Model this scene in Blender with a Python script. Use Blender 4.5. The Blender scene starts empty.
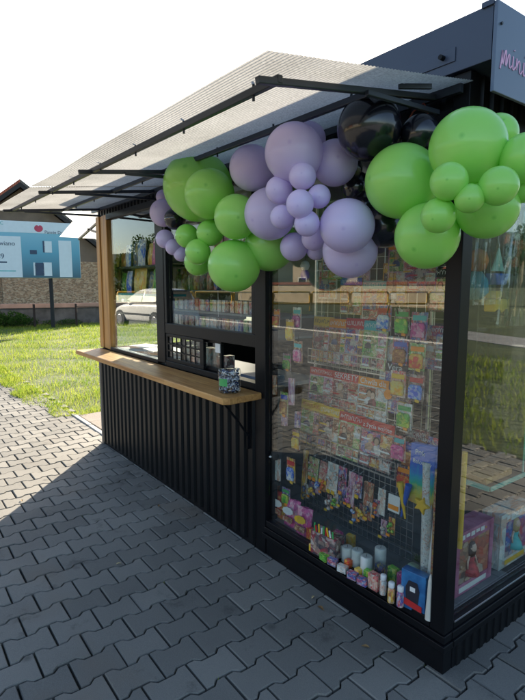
import bpy, math, random
import numpy as np
from mathutils import Vector, Matrix
random.seed(7); rng = np.random.default_rng(7)
sc = bpy.context.scene
col = sc.collection
rad = math.radians

# ---------------------------------------------------------------- camera
F, CX, CY = 512.0, 262.5, 350.0                      # focal length and centre in photo pixels (525 x 700)
CAM = np.array([1.0987, -1.7532, 1.6])
RX = np.array([0.60041, 0.79969, 0.0]); FW = np.array([-0.79332, 0.59563, -0.12595]); UP = np.array([-0.10071, 0.07562, 0.99204])
cd = bpy.data.cameras.new('camera'); cam = bpy.data.objects.new('camera', cd); col.objects.link(cam); sc.camera = cam
cd.sensor_fit = 'HORIZONTAL'; cd.sensor_width = 36.0; cd.lens = 36.0 * F / 525.0; cd.clip_start = 0.05; cd.clip_end = 1500
cam.matrix_world = Matrix(((RX[0], UP[0], -FW[0], CAM[0]), (RX[1], UP[1], -FW[1], CAM[1]), (RX[2], UP[2], -FW[2], CAM[2]), (0, 0, 0, 1)))

# ---------------------------------------------------------------- sky, sun, exposure
ELEV = rad(22.0); SUNAZ = math.atan2(-0.745, 0.667)
w = bpy.data.worlds.new('World'); sc.world = w; w.use_nodes = True
sky = w.node_tree.nodes.new('ShaderNodeTexSky'); sky.sky_type = 'NISHITA'; sky.sun_disc = False
sky.sun_elevation = ELEV; sky.sun_rotation = SUNAZ; sky.air_density = 1.0; sky.dust_density = 1.0; sky.ozone_density = 1.0
bg = w.node_tree.nodes['Background']; bg.inputs[1].default_value = 0.092
w.node_tree.links.new(sky.outputs[0], bg.inputs[0])
sl = bpy.data.lights.new('sun', 'SUN'); sl.energy = 5.0; sl.angle = rad(0.5); sl.color = (1.0, 0.88, 0.70)
so = bpy.data.objects.new('sun', sl); col.objects.link(so)
sdir = Vector((math.sin(SUNAZ) * math.cos(ELEV), math.cos(SUNAZ) * math.cos(ELEV), math.sin(ELEV)))
so.rotation_euler = sdir.to_track_quat('Z', 'Y').to_euler(); so.location = (-8, 8, 8)
vs = sc.view_settings; vs.view_transform = 'Standard'; vs.look = 'None'; vs.gamma = 1.0; vs.use_curve_mapping = False
vs.exposure = 1.85
sc.cycles.max_bounces = 14; sc.cycles.transparent_max_bounces = 24; sc.cycles.caustics_reflective = False; sc.cycles.caustics_refractive = False

# ---------------------------------------------------------------- helpers
def at(px, py, axis, val):
    """the world point where the sight line of a photo pixel meets the plane axis = val"""
    d = (px - CX) * RX + F * FW - (py - CY) * UP
    return CAM + d * ((val - CAM[axis]) / d[axis])
def depth(P): return float((np.array(P) - CAM) @ FW)

class MB:
    def __init__(s): s.v = []; s.f = []
    def add(s, v, f):
        n = len(s.v); s.v += [tuple(map(float, p)) for p in v]; s.f += [tuple(i + n for i in q) for q in f]; return s
    def box(s, x0, x1, y0, y1, z0, z1):
        return s.add([(x0,y0,z0),(x1,y0,z0),(x1,y1,z0),(x0,y1,z0),(x0,y0,z1),(x1,y0,z1),(x1,y1,z1),(x0,y1,z1)],
                     [(0,3,2,1),(4,5,6,7),(0,1,5,4),(1,2,6,5),(2,3,7,6),(3,0,4,7)])
    def tube(s, pts, r, n=8, cap=True, up=(0,0,1), sq=None):
        pts = [np.array(p, float) for p in pts]; rings = []
        rs = r if isinstance(r, (list, tuple)) else [r] * len(pts)
        for i, p in enumerate(pts):
            t = pts[min(i+1, len(pts)-1)] - pts[max(i-1, 0)]; t = t / np.linalg.norm(t)
            u = np.array(up, float)
            if abs(t @ u) > 0.95: u = np.array((1.0, 0, 0)) if abs(t[0]) < .9 else np.array((0, 1.0, 0))
            a = np.cross(u, t); a /= np.linalg.norm(a); b = np.cross(t, a)
            if sq: rings.append([p + a*sq[0]*sx + b*sq[1]*sy for sx, sy in ((-1,-1),(1,-1),(1,1),(-1,1))])
            else: rings.append([p + rs[i] * (a*math.cos(2*math.pi*k/n) + b*math.sin(2*math.pi*k/n)) for k in range(n)])
        m = 4 if sq else n
        v = [q for R_ in rings for q in R_]; f = []
        for i in range(len(pts)-1):
            for k in range(m): f.append((i*m+k, i*m+(k+1) % m, (i+1)*m+(k+1) % m, (i+1)*m+k))
        if cap: f.append(tuple(range(m-1, -1, -1))); f.append(tuple((len(pts)-1)*m+k for k in range(m)))
        return s.add(v, f)
    def bar(s, a, b, w, h): return s.tube([a, b], 0, sq=(w/2, h/2))
    def lathe(s, prof, c=(0,0,0), n=20):
        v = []; f = []
        for (r, z) in prof:
            for k in range(n): v.append((c[0]+r*math.cos(2*math.pi*k/n), c[1]+r*math.sin(2*math.pi*k/n), c[2]+z))
        for i in range(len(prof)-1):
            for k in range(n): f.append((i*n+k, i*n+(k+1) % n, (i+1)*n+(k+1) % n, (i+1)*n+k))
        f.append(tuple(range(n-1, -1, -1))); f.append(tuple((len(prof)-1)*n+k for k in range(n)))
        return s.add(v, f)
    def prism(s, poly, fn, t0, t1):
        """poly (u,v) extruded from t0 to t1; fn(u,v,t) -> xyz"""
        n = len(poly); v = [fn(a, b, t0) for a, b in poly] + [fn(a, b, t1) for a, b in poly]
        return s.add(v, [tuple(range(n-1, -1, -1)), tuple(range(n, 2*n))] + [(i, (i+1) % n, n+(i+1) % n, n+i) for i in range(n)])
    def build(s, name, mat, parent=None, smooth=False, bevel=0, loc=None, seg=2):
        me = bpy.data.meshes.new(name)
        o0 = Vector(parent['_o']) if (parent is not None and '_o' in parent) else Vector((0,0,0))
        if loc is not None: o0 = Vector(loc)
        me.from_pydata([(p[0]-o0.x, p[1]-o0.y, p[2]-o0.z) for p in s.v], [], s.f); me.update()
        import bmesh
        bm = bmesh.new(); bm.from_mesh(me); bmesh.ops.recalc_face_normals(bm, faces=bm.faces); bm.to_mesh(me); bm.free()
        if smooth: me.polygons.foreach_set('use_smooth', [True]*len(me.polygons))
        me.materials.append(mat)
        o = bpy.data.objects.new(name, me); col.objects.link(o)
        if parent is not None:
            o.parent = parent; o['_o'] = list(o0)
        elif loc is not None: o.location = loc; o['_o'] = list(o0)
        if bevel:
            b = o.modifiers.new('bevel', 'BEVEL'); b.width = bevel; b.segments = seg; b.limit_method = 'ANGLE'; b.angle_limit = rad(40)
        return o
def tag(o, label=None, cat=None, group=None, kind=None):
    for k, v in (('label', label), ('category', cat), ('group', group), ('kind', kind)):
        if v: o[k] = v
    return o
def thing(name, label, cat, loc=(0,0,0), group=None):
    o = bpy.data.objects.new(name, None); col.objects.link(o); o.location = loc; o['_o'] = list(map(float, loc)); o.empty_display_size = .1
    return tag(o, label, cat, group)
def copy_tree(o, parent=None):
    c = o.copy(); col.objects.link(c)
    if parent is not None: c.parent = parent
    for ch in list(o.children): copy_tree(ch, c)
    return c
def text(name, body, size, origin, xdir, ydir, mat, parent=None, width=None, thick=0.0015, align='LEFT'):
    cu = bpy.data.curves.new(name, 'FONT'); cu.body = body; cu.size = size; cu.extrude = thick; cu.align_x = align
    t = bpy.data.objects.new(name, cu); col.objects.link(t); bpy.context.view_layer.update()
    me = bpy.data.meshes.new_from_object(t.evaluated_get(bpy.context.evaluated_depsgraph_get())); me.name = name
    bpy.data.objects.remove(t); bpy.data.curves.remove(cu)
    X = np.array(xdir, float); X /= np.linalg.norm(X); Y = np.array(ydir, float); Y /= np.linalg.norm(Y); Z = np.cross(X, Y)
    o0 = np.array(parent['_o']) if (parent is not None and '_o' in parent) else np.zeros(3)
    k = 1.0
    if width and me.vertices:
        xs = [q.co.x for q in me.vertices]; k = width / max(1e-6, max(xs)-min(xs))
    for q in me.vertices: q.co = Vector(np.array(origin) - o0 + X*q.co.x*k + Y*q.co.y*(k if width else 1) + Z*(q.co.z))
    me.materials.clear(); me.materials.append(mat)
    o = bpy.data.objects.new(name, me); col.objects.link(o)
    if parent is not None: o.parent = parent
    return o

# ---------------------------------------------------------------- materials
def nm(name):
    m = bpy.data.materials.new(name); m.use_nodes = True; nt = m.node_tree
    return m, nt, nt.nodes['Principled BSDF']
def N(nt, t, **k):
    n = nt.nodes.new(t)
    for a, b in k.items(): setattr(n, a, b)
    return n
def L(nt, a, b): nt.links.new(a, b)
def mat(name, c, rough=.5, metal=0, var=.15, scale=6, bump=0, bscale=60, coord='Object', coat=0, spec=None, c2=None):
    m, nt, p = nm(name)
    tc = N(nt, 'ShaderNodeTexCoord'); nz = N(nt, 'ShaderNodeTexNoise'); nz.inputs['Scale'].default_value = scale; nz.inputs['Detail'].default_value = 6
    L(nt, tc.outputs[coord], nz.inputs['Vector'])
    cr = N(nt, 'ShaderNodeValToRGB'); cr.color_ramp.elements[0].position = .3; cr.color_ramp.elements[1].position = .7
    a = tuple(x*(1-var) for x in c) + (1,); b = (tuple(c2) if c2 else tuple(min(1, x*(1+var)) for x in c)) + (1,)
    cr.color_ramp.elements[0].color = a; cr.color_ramp.elements[1].color = b
    L(nt, nz.outputs['Fac'], cr.inputs['Fac']); L(nt, cr.outputs['Color'], p.inputs['Base Color'])
    mr = N(nt, 'ShaderNodeMapRange'); mr.inputs['To Min'].default_value = max(.02, rough-.08); mr.inputs['To Max'].default_value = min(1, rough+.08)
    L(nt, nz.outputs['Fac'], mr.inputs['Value']); L(nt, mr.outputs['Result'], p.inputs['Roughness'])
    p.inputs['Metallic'].default_value = metal; p.inputs['Coat Weight'].default_value = coat
    if spec is not None: p.inputs['Specular IOR Level'].default_value = spec
    if bump:
        n2 = N(nt, 'ShaderNodeTexNoise'); n2.inputs['Scale'].default_value = bscale; n2.inputs['Detail'].default_value = 5
        L(nt, tc.outputs[coord], n2.inputs['Vector'])
        bp = N(nt, 'ShaderNodeBump'); bp.inputs['Strength'].default_value = bump; bp.inputs['Distance'].default_value = .01
        L(nt, n2.outputs['Fac'], bp.inputs['Height']); L(nt, bp.outputs['Normal'], p.inputs['Normal'])
    return m
def print_mat(name, cols, scale=5, seed=0, rough=.35, fine=22, gen=True):
    """a printed cover or wrapper: patches of ink colours with finer specks over them"""
    m, nt, p = nm(name)
    tc = N(nt, 'ShaderNodeTexCoord'); mp = N(nt, 'ShaderNodeMapping'); mp.inputs['Location'].default_value = (seed*1.37, seed*.71, seed*2.1)
    L(nt, tc.outputs['Generated' if gen else 'Object'], mp.inputs['Vector'])
    nz = N(nt, 'ShaderNodeTexNoise'); nz.inputs['Scale'].default_value = scale; nz.inputs['Detail'].default_value = 3
    L(nt, mp.outputs['Vector'], nz.inputs['Vector'])
    ad = N(nt, 'ShaderNodeMixRGB'); ad.blend_type = 'ADD'; ad.inputs['Fac'].default_value = .25
    L(nt, mp.outputs['Vector'], ad.inputs['Color1']); L(nt, nz.outputs['Color'], ad.inputs['Color2'])
    out = None
    for k, sc_ in enumerate((scale, fine)):
        v = N(nt, 'ShaderNodeTexVoronoi'); v.inputs['Scale'].default_value = sc_
        L(nt, ad.outputs['Color'], v.inputs['Vector'])
        cr = N(nt, 'ShaderNodeValToRGB'); cr.color_ramp.interpolation = 'CONSTANT'
        el = cr.color_ramp.elements
        while len(el) < len(cols): el.new(.5)
        cc = cols if k == 0 else cols[::-1]
        for i, c in enumerate(cc): el[i].position = .15 + .7*i/len(cols) if i else 0; el[i].color = tuple(c)+(1,)
        sp = N(nt, 'ShaderNodeSeparateColor'); L(nt, v.outputs['Color'], sp.inputs['Color']); L(nt, sp.outputs['Red'], cr.inputs['Fac'])
        if out is None: out = cr.outputs['Color']
        else:
            mx = N(nt, 'ShaderNodeMixRGB'); mx.inputs['Fac'].default_value = .45
            L(nt, out, mx.inputs['Color1']); L(nt, cr.outputs['Color'], mx.inputs['Color2']); out = mx.outputs['Color']
    L(nt, out, p.inputs['Base Color']); p.inputs['Roughness'].default_value = rough
    return m

M = {}
M['black'] = mat('black_painted_metal', (.0045,.005,.0065), .42, var=.2, scale=3, spec=.22)
M['corr'] = mat('black_corrugated_steel', (.0055,.006,.007), .42, spec=.25, var=.2, scale=2.5, bump=.03, bscale=200)
M['fascia'] = mat('graphite_sheet_metal', (.034,.046,.078), .38, var=.12, scale=1.5, spec=.6)
M['sign'] = mat('grey_sign_panel', (.105,.14,.205), .35, var=.06, scale=1.2)
M['pink'] = mat('pink_lettering', (.80,.42,.62), .4, var=.05)
M['rail'] = mat('dark_blue_steel_tube', (.022,.028,.042), .4, var=.25, scale=8)
M['interior'] = mat('grey_interior_panel', (.16,.175,.18), .6, var=.12, scale=2)
M['dark_int'] = mat('dark_interior_board', (.035,.038,.04), .6, var=.2, scale=2)
M['white'] = mat('white_plastic', (.72,.72,.70), .4, var=.05)
M['cream'] = mat('cream_pole', (.62,.60,.52), .45, var=.06)
M['wire'] = mat('chromed_wire', (.55,.55,.55), .3, metal=.9, var=.1)
M['wire_black'] = mat('black_wire', (.02,.02,.02), .4)
M['paper'] = mat('white_paper', (.75,.74,.70), .6, var=.08, scale=8)
M['ink'] = mat('dark_ink', (.02,.02,.03), .5)
M['red'] = mat('red_print', (.55,.03,.03), .4); M['yellow'] = mat('yellow_print', (.75,.45,.03), .45, var=.1)
M['orange'] = mat('orange_price_tag', (.85,.28,.02), .5, var=.1); M['green'] = mat('green_print', (.06,.35,.10), .45)
M['blue'] = mat('blue_print', (.03,.10,.45), .4); M['teal'] = mat('teal_print', (.06,.42,.42), .45)
M['rubber'] = mat('black_rubber', (.015,.015,.016), .75); M['chrome'] = mat('alloy', (.5,.5,.52), .3, metal=.8)
M['carpaint'] = mat('white_car_paint', (.78,.77,.74), .3, var=.03, coat=.5); M['carglass'] = mat('dark_car_glass', (.02,.028,.03), .25, spec=.08)
M['tail'] = mat('red_tail_lamp', (.5,.02,.02), .2); M['lamp'] = mat('clear_headlamp', (.6,.62,.65), .15)
M['rail_yellow'] = mat('yellow_railing_paint', (.85,.46,.01), .5)
M['concrete'] = mat('pale_concrete', (.42,.40,.36), .85, var=.2, scale=4, bump=.3, bscale=80)
M['asphalt'] = mat('asphalt', (.06,.06,.062), .85, var=.25, scale=3, bump=.4, bscale=150)
M['plaster'] = mat('cream_plaster', (.44,.36,.25), .85, var=.14, scale=1.2, bump=.2, bscale=30)
M['soil'] = mat('joint_sand', (.014,.013,.011), .95, var=.4, scale=9, c2=(.022,.026,.010))

def wood_mat():
    m, nt, p = nm('varnished_pine')
    tc = N(nt,'ShaderNodeTexCoord'); mp = N(nt,'ShaderNodeMapping'); mp.inputs['Scale'].default_value = (1.2, 20, 20)
    L(nt, tc.outputs['Object'], mp.inputs['Vector'])
    nz = N(nt,'ShaderNodeTexNoise'); nz.inputs['Scale'].default_value = 2.2; nz.inputs['Detail'].default_value = 8; nz.inputs['Distortion'].default_value = 1.2
    L(nt, mp.outputs['Vector'], nz.inputs['Vector'])
    st = N(nt,'ShaderNodeTexBrick'); st.inputs['Scale'].default_value=1; st.inputs['Brick Width'].default_value=.62; st.inputs['Row Height'].default_value=.062; st.inputs['Mortar Size'].default_value=.0012; st.inputs['Color1'].default_value=(.25,.25,.25,1); st.inputs['Color2'].default_value=(.75,.75,.75,1); st.inputs['Mortar'].default_value=(.1,.1,.1,1)
    L(nt, tc.outputs['Object'], st.inputs['Vector'])
    mx = N(nt,'ShaderNodeMixRGB'); mx.inputs['Fac'].default_value=.3; L(nt, nz.outputs['Fac'], mx.inputs['Color1']); L(nt, st.outputs['Color'], mx.inputs['Color2'])
    cr = N(nt,'ShaderNodeValToRGB'); e = cr.color_ramp.elements; e[0].position=.28; e[0].color=(.34,.15,.045,1); e[1].position=.7; e[1].color=(.66,.37,.13,1)
    L(nt, mx.outputs['Color'], cr.inputs['Fac'])
    # a few dark knots
    v = N(nt,'ShaderNodeTexVoronoi'); v.inputs['Scale'].default_value = 1.1; mp2 = N(nt,'ShaderNodeMapping'); mp2.inputs['Scale'].default_value=(2.2,6,6)
    L(nt, tc.outputs['Object'], mp2.inputs['Vector']); L(nt, mp2.outputs['Vector'], v.inputs['Vector'])
    k = N(nt,'ShaderNodeMapRange'); k.inputs['From Min'].default_value=.04; k.inputs['From Max'].default_value=.13; L(nt, v.outputs['Distance'], k.inputs['Value'])
    m2 = N(nt,'ShaderNodeMixRGB'); m2.inputs['Color1'].default_value=(.09,.04,.015,1); L(nt, k.outputs['Result'], m2.inputs['Fac']); L(nt, cr.outputs['Color'], m2.inputs['Color2'])
    L(nt, m2.outputs['Color'], p.inputs['Base Color']); p.inputs['Roughness'].default_value=.5; p.inputs['Specular IOR Level'].default_value=.3
    bp = N(nt,'ShaderNodeBump'); bp.inputs['Strength'].default_value=.15; bp.inputs['Distance'].default_value=.004; L(nt, nz.outputs['Fac'], bp.inputs['Height']); L(nt, bp.outputs['Normal'], p.inputs['Normal'])
    return m
M['wood'] = wood_mat()
def wood_post_mat():
    m, nt, p = nm('pine_post')
    tc = N(nt,'ShaderNodeTexCoord'); mp = N(nt,'ShaderNodeMapping'); mp.inputs['Scale'].default_value = (22, 22, 1.2)
    L(nt, tc.outputs['Object'], mp.inputs['Vector'])
    nz = N(nt,'ShaderNodeTexNoise'); nz.inputs['Scale'].default_value = 2; nz.inputs['Detail'].default_value = 7; L(nt, mp.outputs['Vector'], nz.inputs['Vector'])
    cr = N(nt,'ShaderNodeValToRGB'); e = cr.color_ramp.elements; e[0].position=.3; e[0].color=(.36,.16,.04,1); e[1].position=.7; e[1].color=(.64,.35,.10,1)
    L(nt, nz.outputs['Fac'], cr.inputs['Fac']); L(nt, cr.outputs['Color'], p.inputs['Base Color']); p.inputs['Roughness'].default_value=.5
    return m
M['woodpost'] = wood_post_mat()
def glass_mat(name, tint, f0=.06):
    """thin pane: mirror reflection rising towards grazing angles, the rest passes through"""
    m, nt, p = nm(name); nt.nodes.remove(p); out = nt.nodes['Material Output']
    ge = N(nt,'ShaderNodeNewGeometry'); dt = N(nt,'ShaderNodeVectorMath', operation='DOT_PRODUCT'); L(nt, ge.outputs['Incoming'], dt.inputs[0]); L(nt, ge.outputs['Normal'], dt.inputs[1])
    ab = N(nt,'ShaderNodeMath', operation='ABSOLUTE'); L(nt, dt.outputs['Value'], ab.inputs[0])
    s1 = N(nt,'ShaderNodeMath', operation='SUBTRACT'); s1.inputs[0].default_value=1; L(nt, ab.outputs[0], s1.inputs[1])
    pw = N(nt,'ShaderNodeMath', operation='POWER'); pw.inputs[1].default_value=5; L(nt, s1.outputs[0], pw.inputs[0])
    ma = N(nt,'ShaderNodeMath', operation='MULTIPLY_ADD'); ma.inputs[1].default_value=1-f0; ma.inputs[2].default_value=f0; L(nt, pw.outputs[0], ma.inputs[0])
    tr = N(nt,'ShaderNodeBsdfTransparent'); tr.inputs['Color'].default_value=tint+(1,)
    gl = N(nt,'ShaderNodeBsdfGlossy'); gl.inputs['Roughness'].default_value=.0; gl.inputs['Color'].default_value=(1,1,1,1)
    mx = N(nt,'ShaderNodeMixShader'); L(nt, ma.outputs[0], mx.inputs[0]); L(nt, tr.outputs[0], mx.inputs[1]); L(nt, gl.outputs[0], mx.inputs[2]); L(nt, mx.outputs[0], out.inputs['Surface'])
    return m
M['glass'] = glass_mat('window_glass', (.94,.965,.955))
M['cello'] = glass_mat('cellophane', (.95,.97,.97), .035)
M['glassedge'] = mat('green_glass_edge', (.10,.42,.34), .12)
def sheet_mat():
    m, nt, p = nm('translucent_corrugated_sheet'); out = nt.nodes['Material Output']; nt.nodes.remove(p)
    tc = N(nt,'ShaderNodeTexCoord'); nz = N(nt,'ShaderNodeTexNoise'); nz.inputs['Scale'].default_value=2.2; nz.inputs['Detail'].default_value=8; L(nt, tc.outputs['Object'], nz.inputs['Vector'])
    n2 = N(nt,'ShaderNodeTexNoise'); n2.inputs['Scale'].default_value=120; n2.inputs['Detail'].default_value=2; L(nt, tc.outputs['Object'], n2.inputs['Vector'])
    mm = N(nt,'ShaderNodeMixRGB'); mm.inputs['Fac'].default_value=.4; L(nt, nz.outputs['Fac'], mm.inputs['Color1']); L(nt, n2.outputs['Fac'], mm.inputs['Color2'])
    cr = N(nt,'ShaderNodeValToRGB'); e=cr.color_ramp.elements; e[0].position=.32; e[0].color=(.31,.30,.275,1); e[1].position=.66; e[1].color=(.58,.565,.53,1); L(nt, mm.outputs['Color'], cr.inputs['Fac'])
    a = N(nt,'ShaderNodeBsdfTranslucent'); b = N(nt,'ShaderNodeBsdfDiffuse'); g = N(nt,'ShaderNodeBsdfGlossy'); g.inputs['Roughness'].default_value=.25
    L(nt, cr.outputs['Color'], a.inputs['Color']); L(nt, cr.outputs['Color'], b.inputs['Color'])
    m1 = N(nt,'ShaderNodeMixShader'); m1.inputs[0].default_value=.45; L(nt,a.outputs[0],m1.inputs[1]); L(nt,b.outputs[0],m1.inputs[2])
    m2 = N(nt,'ShaderNodeMixShader'); m2.inputs[0].default_value=.06; L(nt,m1.outputs[0],m2.inputs[1]); L(nt,g.outputs[0],m2.inputs[2]); L(nt,m2.outputs[0],out.inputs['Surface'])
    return m
M['sheet'] = sheet_mat()
def flap_mat():
    m, nt, p = nm('pale_translucent_sheet'); out = nt.nodes['Material Output']; nt.nodes.remove(p)
    a = N(nt,'ShaderNodeBsdfTranslucent'); b = N(nt,'ShaderNodeBsdfDiffuse'); a.inputs['Color'].default_value = (.78,.76,.70,1); b.inputs['Color'].default_value = (.70,.68,.62,1)
    m1 = N(nt,'ShaderNodeMixShader'); m1.inputs[0].default_value=.4; L(nt,a.outputs[0],m1.inputs[1]); L(nt,b.outputs[0],m1.inputs[2]); L(nt,m1.outputs[0],out.inputs['Surface']); return m
M['flap'] = flap_mat()
def paver_mat():
    m, nt, p = nm('grey_concrete_pavers')
    ge = N(nt,'ShaderNodeNewGeometry'); tc = N(nt,'ShaderNodeTexCoord')
    nz = N(nt,'ShaderNodeTexNoise'); nz.inputs['Scale'].default_value=1.1; nz.inputs['Detail'].default_value=7; L(nt, tc.outputs['Object'], nz.inputs['Vector'])
    nf = N(nt,'ShaderNodeTexNoise'); nf.inputs['Scale'].default_value=260; nf.inputs['Detail'].default_value=3; L(nt, tc.outputs['Object'], nf.inputs['Vector'])
    def add(a, b, k):
        q = N(nt,'ShaderNodeMath', operation='MULTIPLY_ADD'); L(nt,b,q.inputs[0]); q.inputs[1].default_value=k
        if isinstance(a,(int,float)): q.inputs[2].default_value=a
        else: L(nt,a,q.inputs[2])
        return q.outputs[0]
    s = add(-.08, ge.outputs['Random Per Island'], .24); s = add(s, nz.outputs['Fac'], .55); s = add(s, nf.outputs['Fac'], .45)
    cr = N(nt,'ShaderNodeValToRGB'); e=cr.color_ramp.elements; e[0].position=.2; e[0].color=(.074,.072,.066,1); e[1].position=.85; e[1].color=(.262,.247,.218,1); L(nt,s,cr.inputs['Fac'])
    # dark spots of dirt / chewing gum, pale lime bloom
    v = N(nt,'ShaderNodeTexVoronoi'); v.inputs['Scale'].default_value=3.2; L(nt, tc.outputs['Object'], v.inputs['Vector'])
    k = N(nt,'ShaderNodeMapRange'); k.inputs['From Min'].default_value=.03; k.inputs['From Max'].default_value=.10; k.inputs['To Min'].default_value=.55; L(nt, v.outputs['Distance'], k.inputs['Value'])
    m2 = N(nt,'ShaderNodeMixRGB'); m2.blend_type='MULTIPLY'; m2.inputs['Fac'].default_value=1; L(nt, cr.outputs['Color'], m2.inputs['Color1']); L(nt, k.outputs['Result'], m2.inputs['Color2'])
    ns = N(nt,'ShaderNodeTexNoise'); ns.inputs['Scale'].default_value=2.7; ns.inputs['Detail'].default_value=9; ns.inputs['Roughness'].default_value=.7; L(nt, tc.outputs['Object'], ns.inputs['Vector'])
    ks = N(nt,'ShaderNodeMapRange'); ks.inputs['From Min'].default_value=.34; ks.inputs['From Max'].default_value=.42; ks.inputs['To Min'].default_value=.58; L(nt, ns.outputs['Fac'], ks.inputs['Value'])
    m3 = N(nt,'ShaderNodeMixRGB'); m3.blend_type='MULTIPLY'; m3.inputs['Fac'].default_value=1; L(nt, m2.outputs['Color'], m3.inputs['Color1']); L(nt, ks.outputs['Result'], m3.inputs['Color2'])
    nr = N(nt,'ShaderNodeTexNoise'); nr.inputs['Scale'].default_value=1.6; nr.inputs['Detail'].default_value=7; mpr = N(nt,'ShaderNodeMapping'); mpr.inputs['Location'].default_value=(7.3,2.1,0); L(nt, tc.outputs['Object'], mpr.inputs['Vector']); L(nt, mpr.outputs['Vector'], nr.inputs['Vector'])
    kr = N(nt,'ShaderNodeMapRange'); kr.inputs['From Min'].default_value=.60; kr.inputs['From Max'].default_value=.74; kr.inputs['To Max'].default_value=.4; L(nt, nr.outputs['Fac'], kr.inputs['Value'])
    m4 = N(nt,'ShaderNodeMixRGB'); m4.inputs['Color2'].default_value=(.17,.125,.085,1); L(nt, kr.outputs['Result'], m4.inputs['Fac']); L(nt, m3.outputs['Color'], m4.inputs['Color1']); m2 = m4
    L(nt, m2.outputs['Color'], p.inputs['Base Color']); p.inputs['Roughness'].default_value=.78; p.inputs['Specular IOR Level'].default_value=.35
    bp = N(nt,'ShaderNodeBump'); bp.inputs['Strength'].default_value=.35; bp.inputs['Distance'].default_value=.002; L(nt, nf.outputs['Fac'], bp.inputs['Height']); L(nt, bp.outputs['Normal'], p.inputs['Normal'])
    return m
M['paver'] = paver_mat()
def leaf_mat(name, c1, c2, tr=.45):
    m, nt, p = nm(name); out = nt.nodes['Material Output']; nt.nodes.remove(p)
    ge = N(nt,'ShaderNodeNewGeometry'); tc = N(nt,'ShaderNodeTexCoord'); nz = N(nt,'ShaderNodeTexNoise'); nz.inputs['Scale'].default_value=.9; nz.inputs['Detail'].default_value=5; L(nt, tc.outputs['Object'], nz.inputs['Vector'])
    q = N(nt,'ShaderNodeMixRGB'); q.inputs['Fac'].default_value=.55; L(nt, ge.outputs['Random Per Island'], q.inputs['Color1']); L(nt, nz.outputs['Fac'], q.inputs['Color2'])
    cr = N(nt,'ShaderNodeValToRGB'); e=cr.color_ramp.elements; e[0].position=.25; e[0].color=c1+(1,); e[1].position=.75; e[1].color=c2+(1,); L(nt, q.outputs['Color'], cr.inputs['Fac'])
    a = N(nt,'ShaderNodeBsdfTranslucent'); b = N(nt,'ShaderNodeBsdfDiffuse'); L(nt, cr.outputs['Color'], a.inputs['Color']); L(nt, cr.outputs['Color'], b.inputs['Color'])
    mx = N(nt,'ShaderNodeMixShader'); mx.inputs[0].default_value=1-tr; L(nt,a.outputs[0],mx.inputs[1]); L(nt,b.outputs[0],mx.inputs[2]); L(nt,mx.outputs[0],out.inputs['Surface'])
    return m
M['grass'] = leaf_mat('grass_blades', (.10,.20,.016), (.40,.43,.075), .5)
M['leaf'] = leaf_mat('tree_leaves', (.02,.055,.012), (.07,.12,.025), .35)
M['leaf2'] = leaf_mat('pale_tree_leaves', (.04,.09,.015), (.12,.16,.035), .35)
M['bark'] = mat('bark', (.09,.065,.045), .9, var=.3, scale=12, bump=.5)
M['ground'] = mat('grassy_ground', (.045,.07,.018), .95, var=.35, scale=.7, bump=.6, bscale=14, c2=(.10,.12,.035))
M['hill'] = mat('wooded_hill', (.030,.055,.028), .95, var=.4, scale=.05, bump=.8, bscale=.4)
def stone_mat():
    m, nt, p = nm('rubble_stone_wall')
    tc = N(nt,'ShaderNodeTexCoord'); mp = N(nt,'ShaderNodeMapping'); mp.inputs['Scale'].default_value=(8,8,17); L(nt, tc.outputs['Object'], mp.inputs['Vector'])
    v = N(nt,'ShaderNodeTexVoronoi'); v.inputs['Scale'].default_value=1.2; L(nt, mp.outputs['Vector'], v.inputs['Vector'])
    v2 = N(nt,'ShaderNodeTexVoronoi', feature='DISTANCE_TO_EDGE'); v2.inputs['Scale'].default_value=1.2; L(nt, mp.outputs['Vector'], v2.inputs['Vector'])
    sp = N(nt,'ShaderNodeSeparateColor'); L(nt, v.outputs['Color'], sp.inputs['Color'])
    cr = N(nt,'ShaderNodeValToRGB'); e=cr.color_ramp.elements; e[0].position=.1; e[0].color=(.20,.145,.09,1); e[1].position=.9; e[1].color=(.46,.37,.25,1); x=e.new(.5); x.color=(.33,.22,.13,1); L(nt, sp.outputs['Red'], cr.inputs['Fac'])
    k = N(nt,'ShaderNodeMapRange'); k.inputs['From Max'].default_value=.06; L(nt, v2.outputs['Distance'], k.inputs['Value'])
    mx = N(nt,'ShaderNodeMixRGB'); mx.inputs['Color1'].default_value=(.42,.36,.28,1); L(nt, k.outputs['Result'], mx.inputs['Fac']); L(nt, cr.outputs['Color'], mx.inputs['Color2'])
    L(nt, mx.outputs['Color'], p.inputs['Base Color']); p.inputs['Roughness'].default_value=.9
    bp = N(nt,'ShaderNodeBump'); bp.inputs['Strength'].default_value=.6; bp.inputs['Distance'].default_value=.03; L(nt, k.outputs['Result'], bp.inputs['Height']); L(nt, bp.outputs['Normal'], p.inputs['Normal'])
    return m
M['stone'] = stone_mat()
M['oldwall'] = mat('dark_rough_render', (.10,.09,.085), .95, var=.45, scale=2.5, bump=.6, bscale=20)
def tile_mat(name, c, c2):
    m, nt, p = nm(name)
    tc = N(nt,'ShaderNodeTexCoord'); br = N(nt,'ShaderNodeTexBrick'); br.inputs['Scale'].default_value=3; br.inputs['Color1'].default_value=c+(1,); br.inputs['Color2'].default_value=c2+(1,); br.inputs['Mortar'].default_value=tuple(x*.5 for x in c)+(1,)
    br.inputs['Mortar Size'].default_value=.03; L(nt, tc.outputs['Object'], br.inputs['Vector']); L(nt, br.outputs['Color'], p.inputs['Base Color']); p.inputs['Roughness'].default_value=.85
    return m
M['roof_grey'] = tile_mat('weathered_grey_tiles', (.11,.10,.09), (.16,.14,.12)); M['roof_red'] = tile_mat('red_clay_tiles', (.34,.09,.05), (.42,.13,.07))
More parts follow.
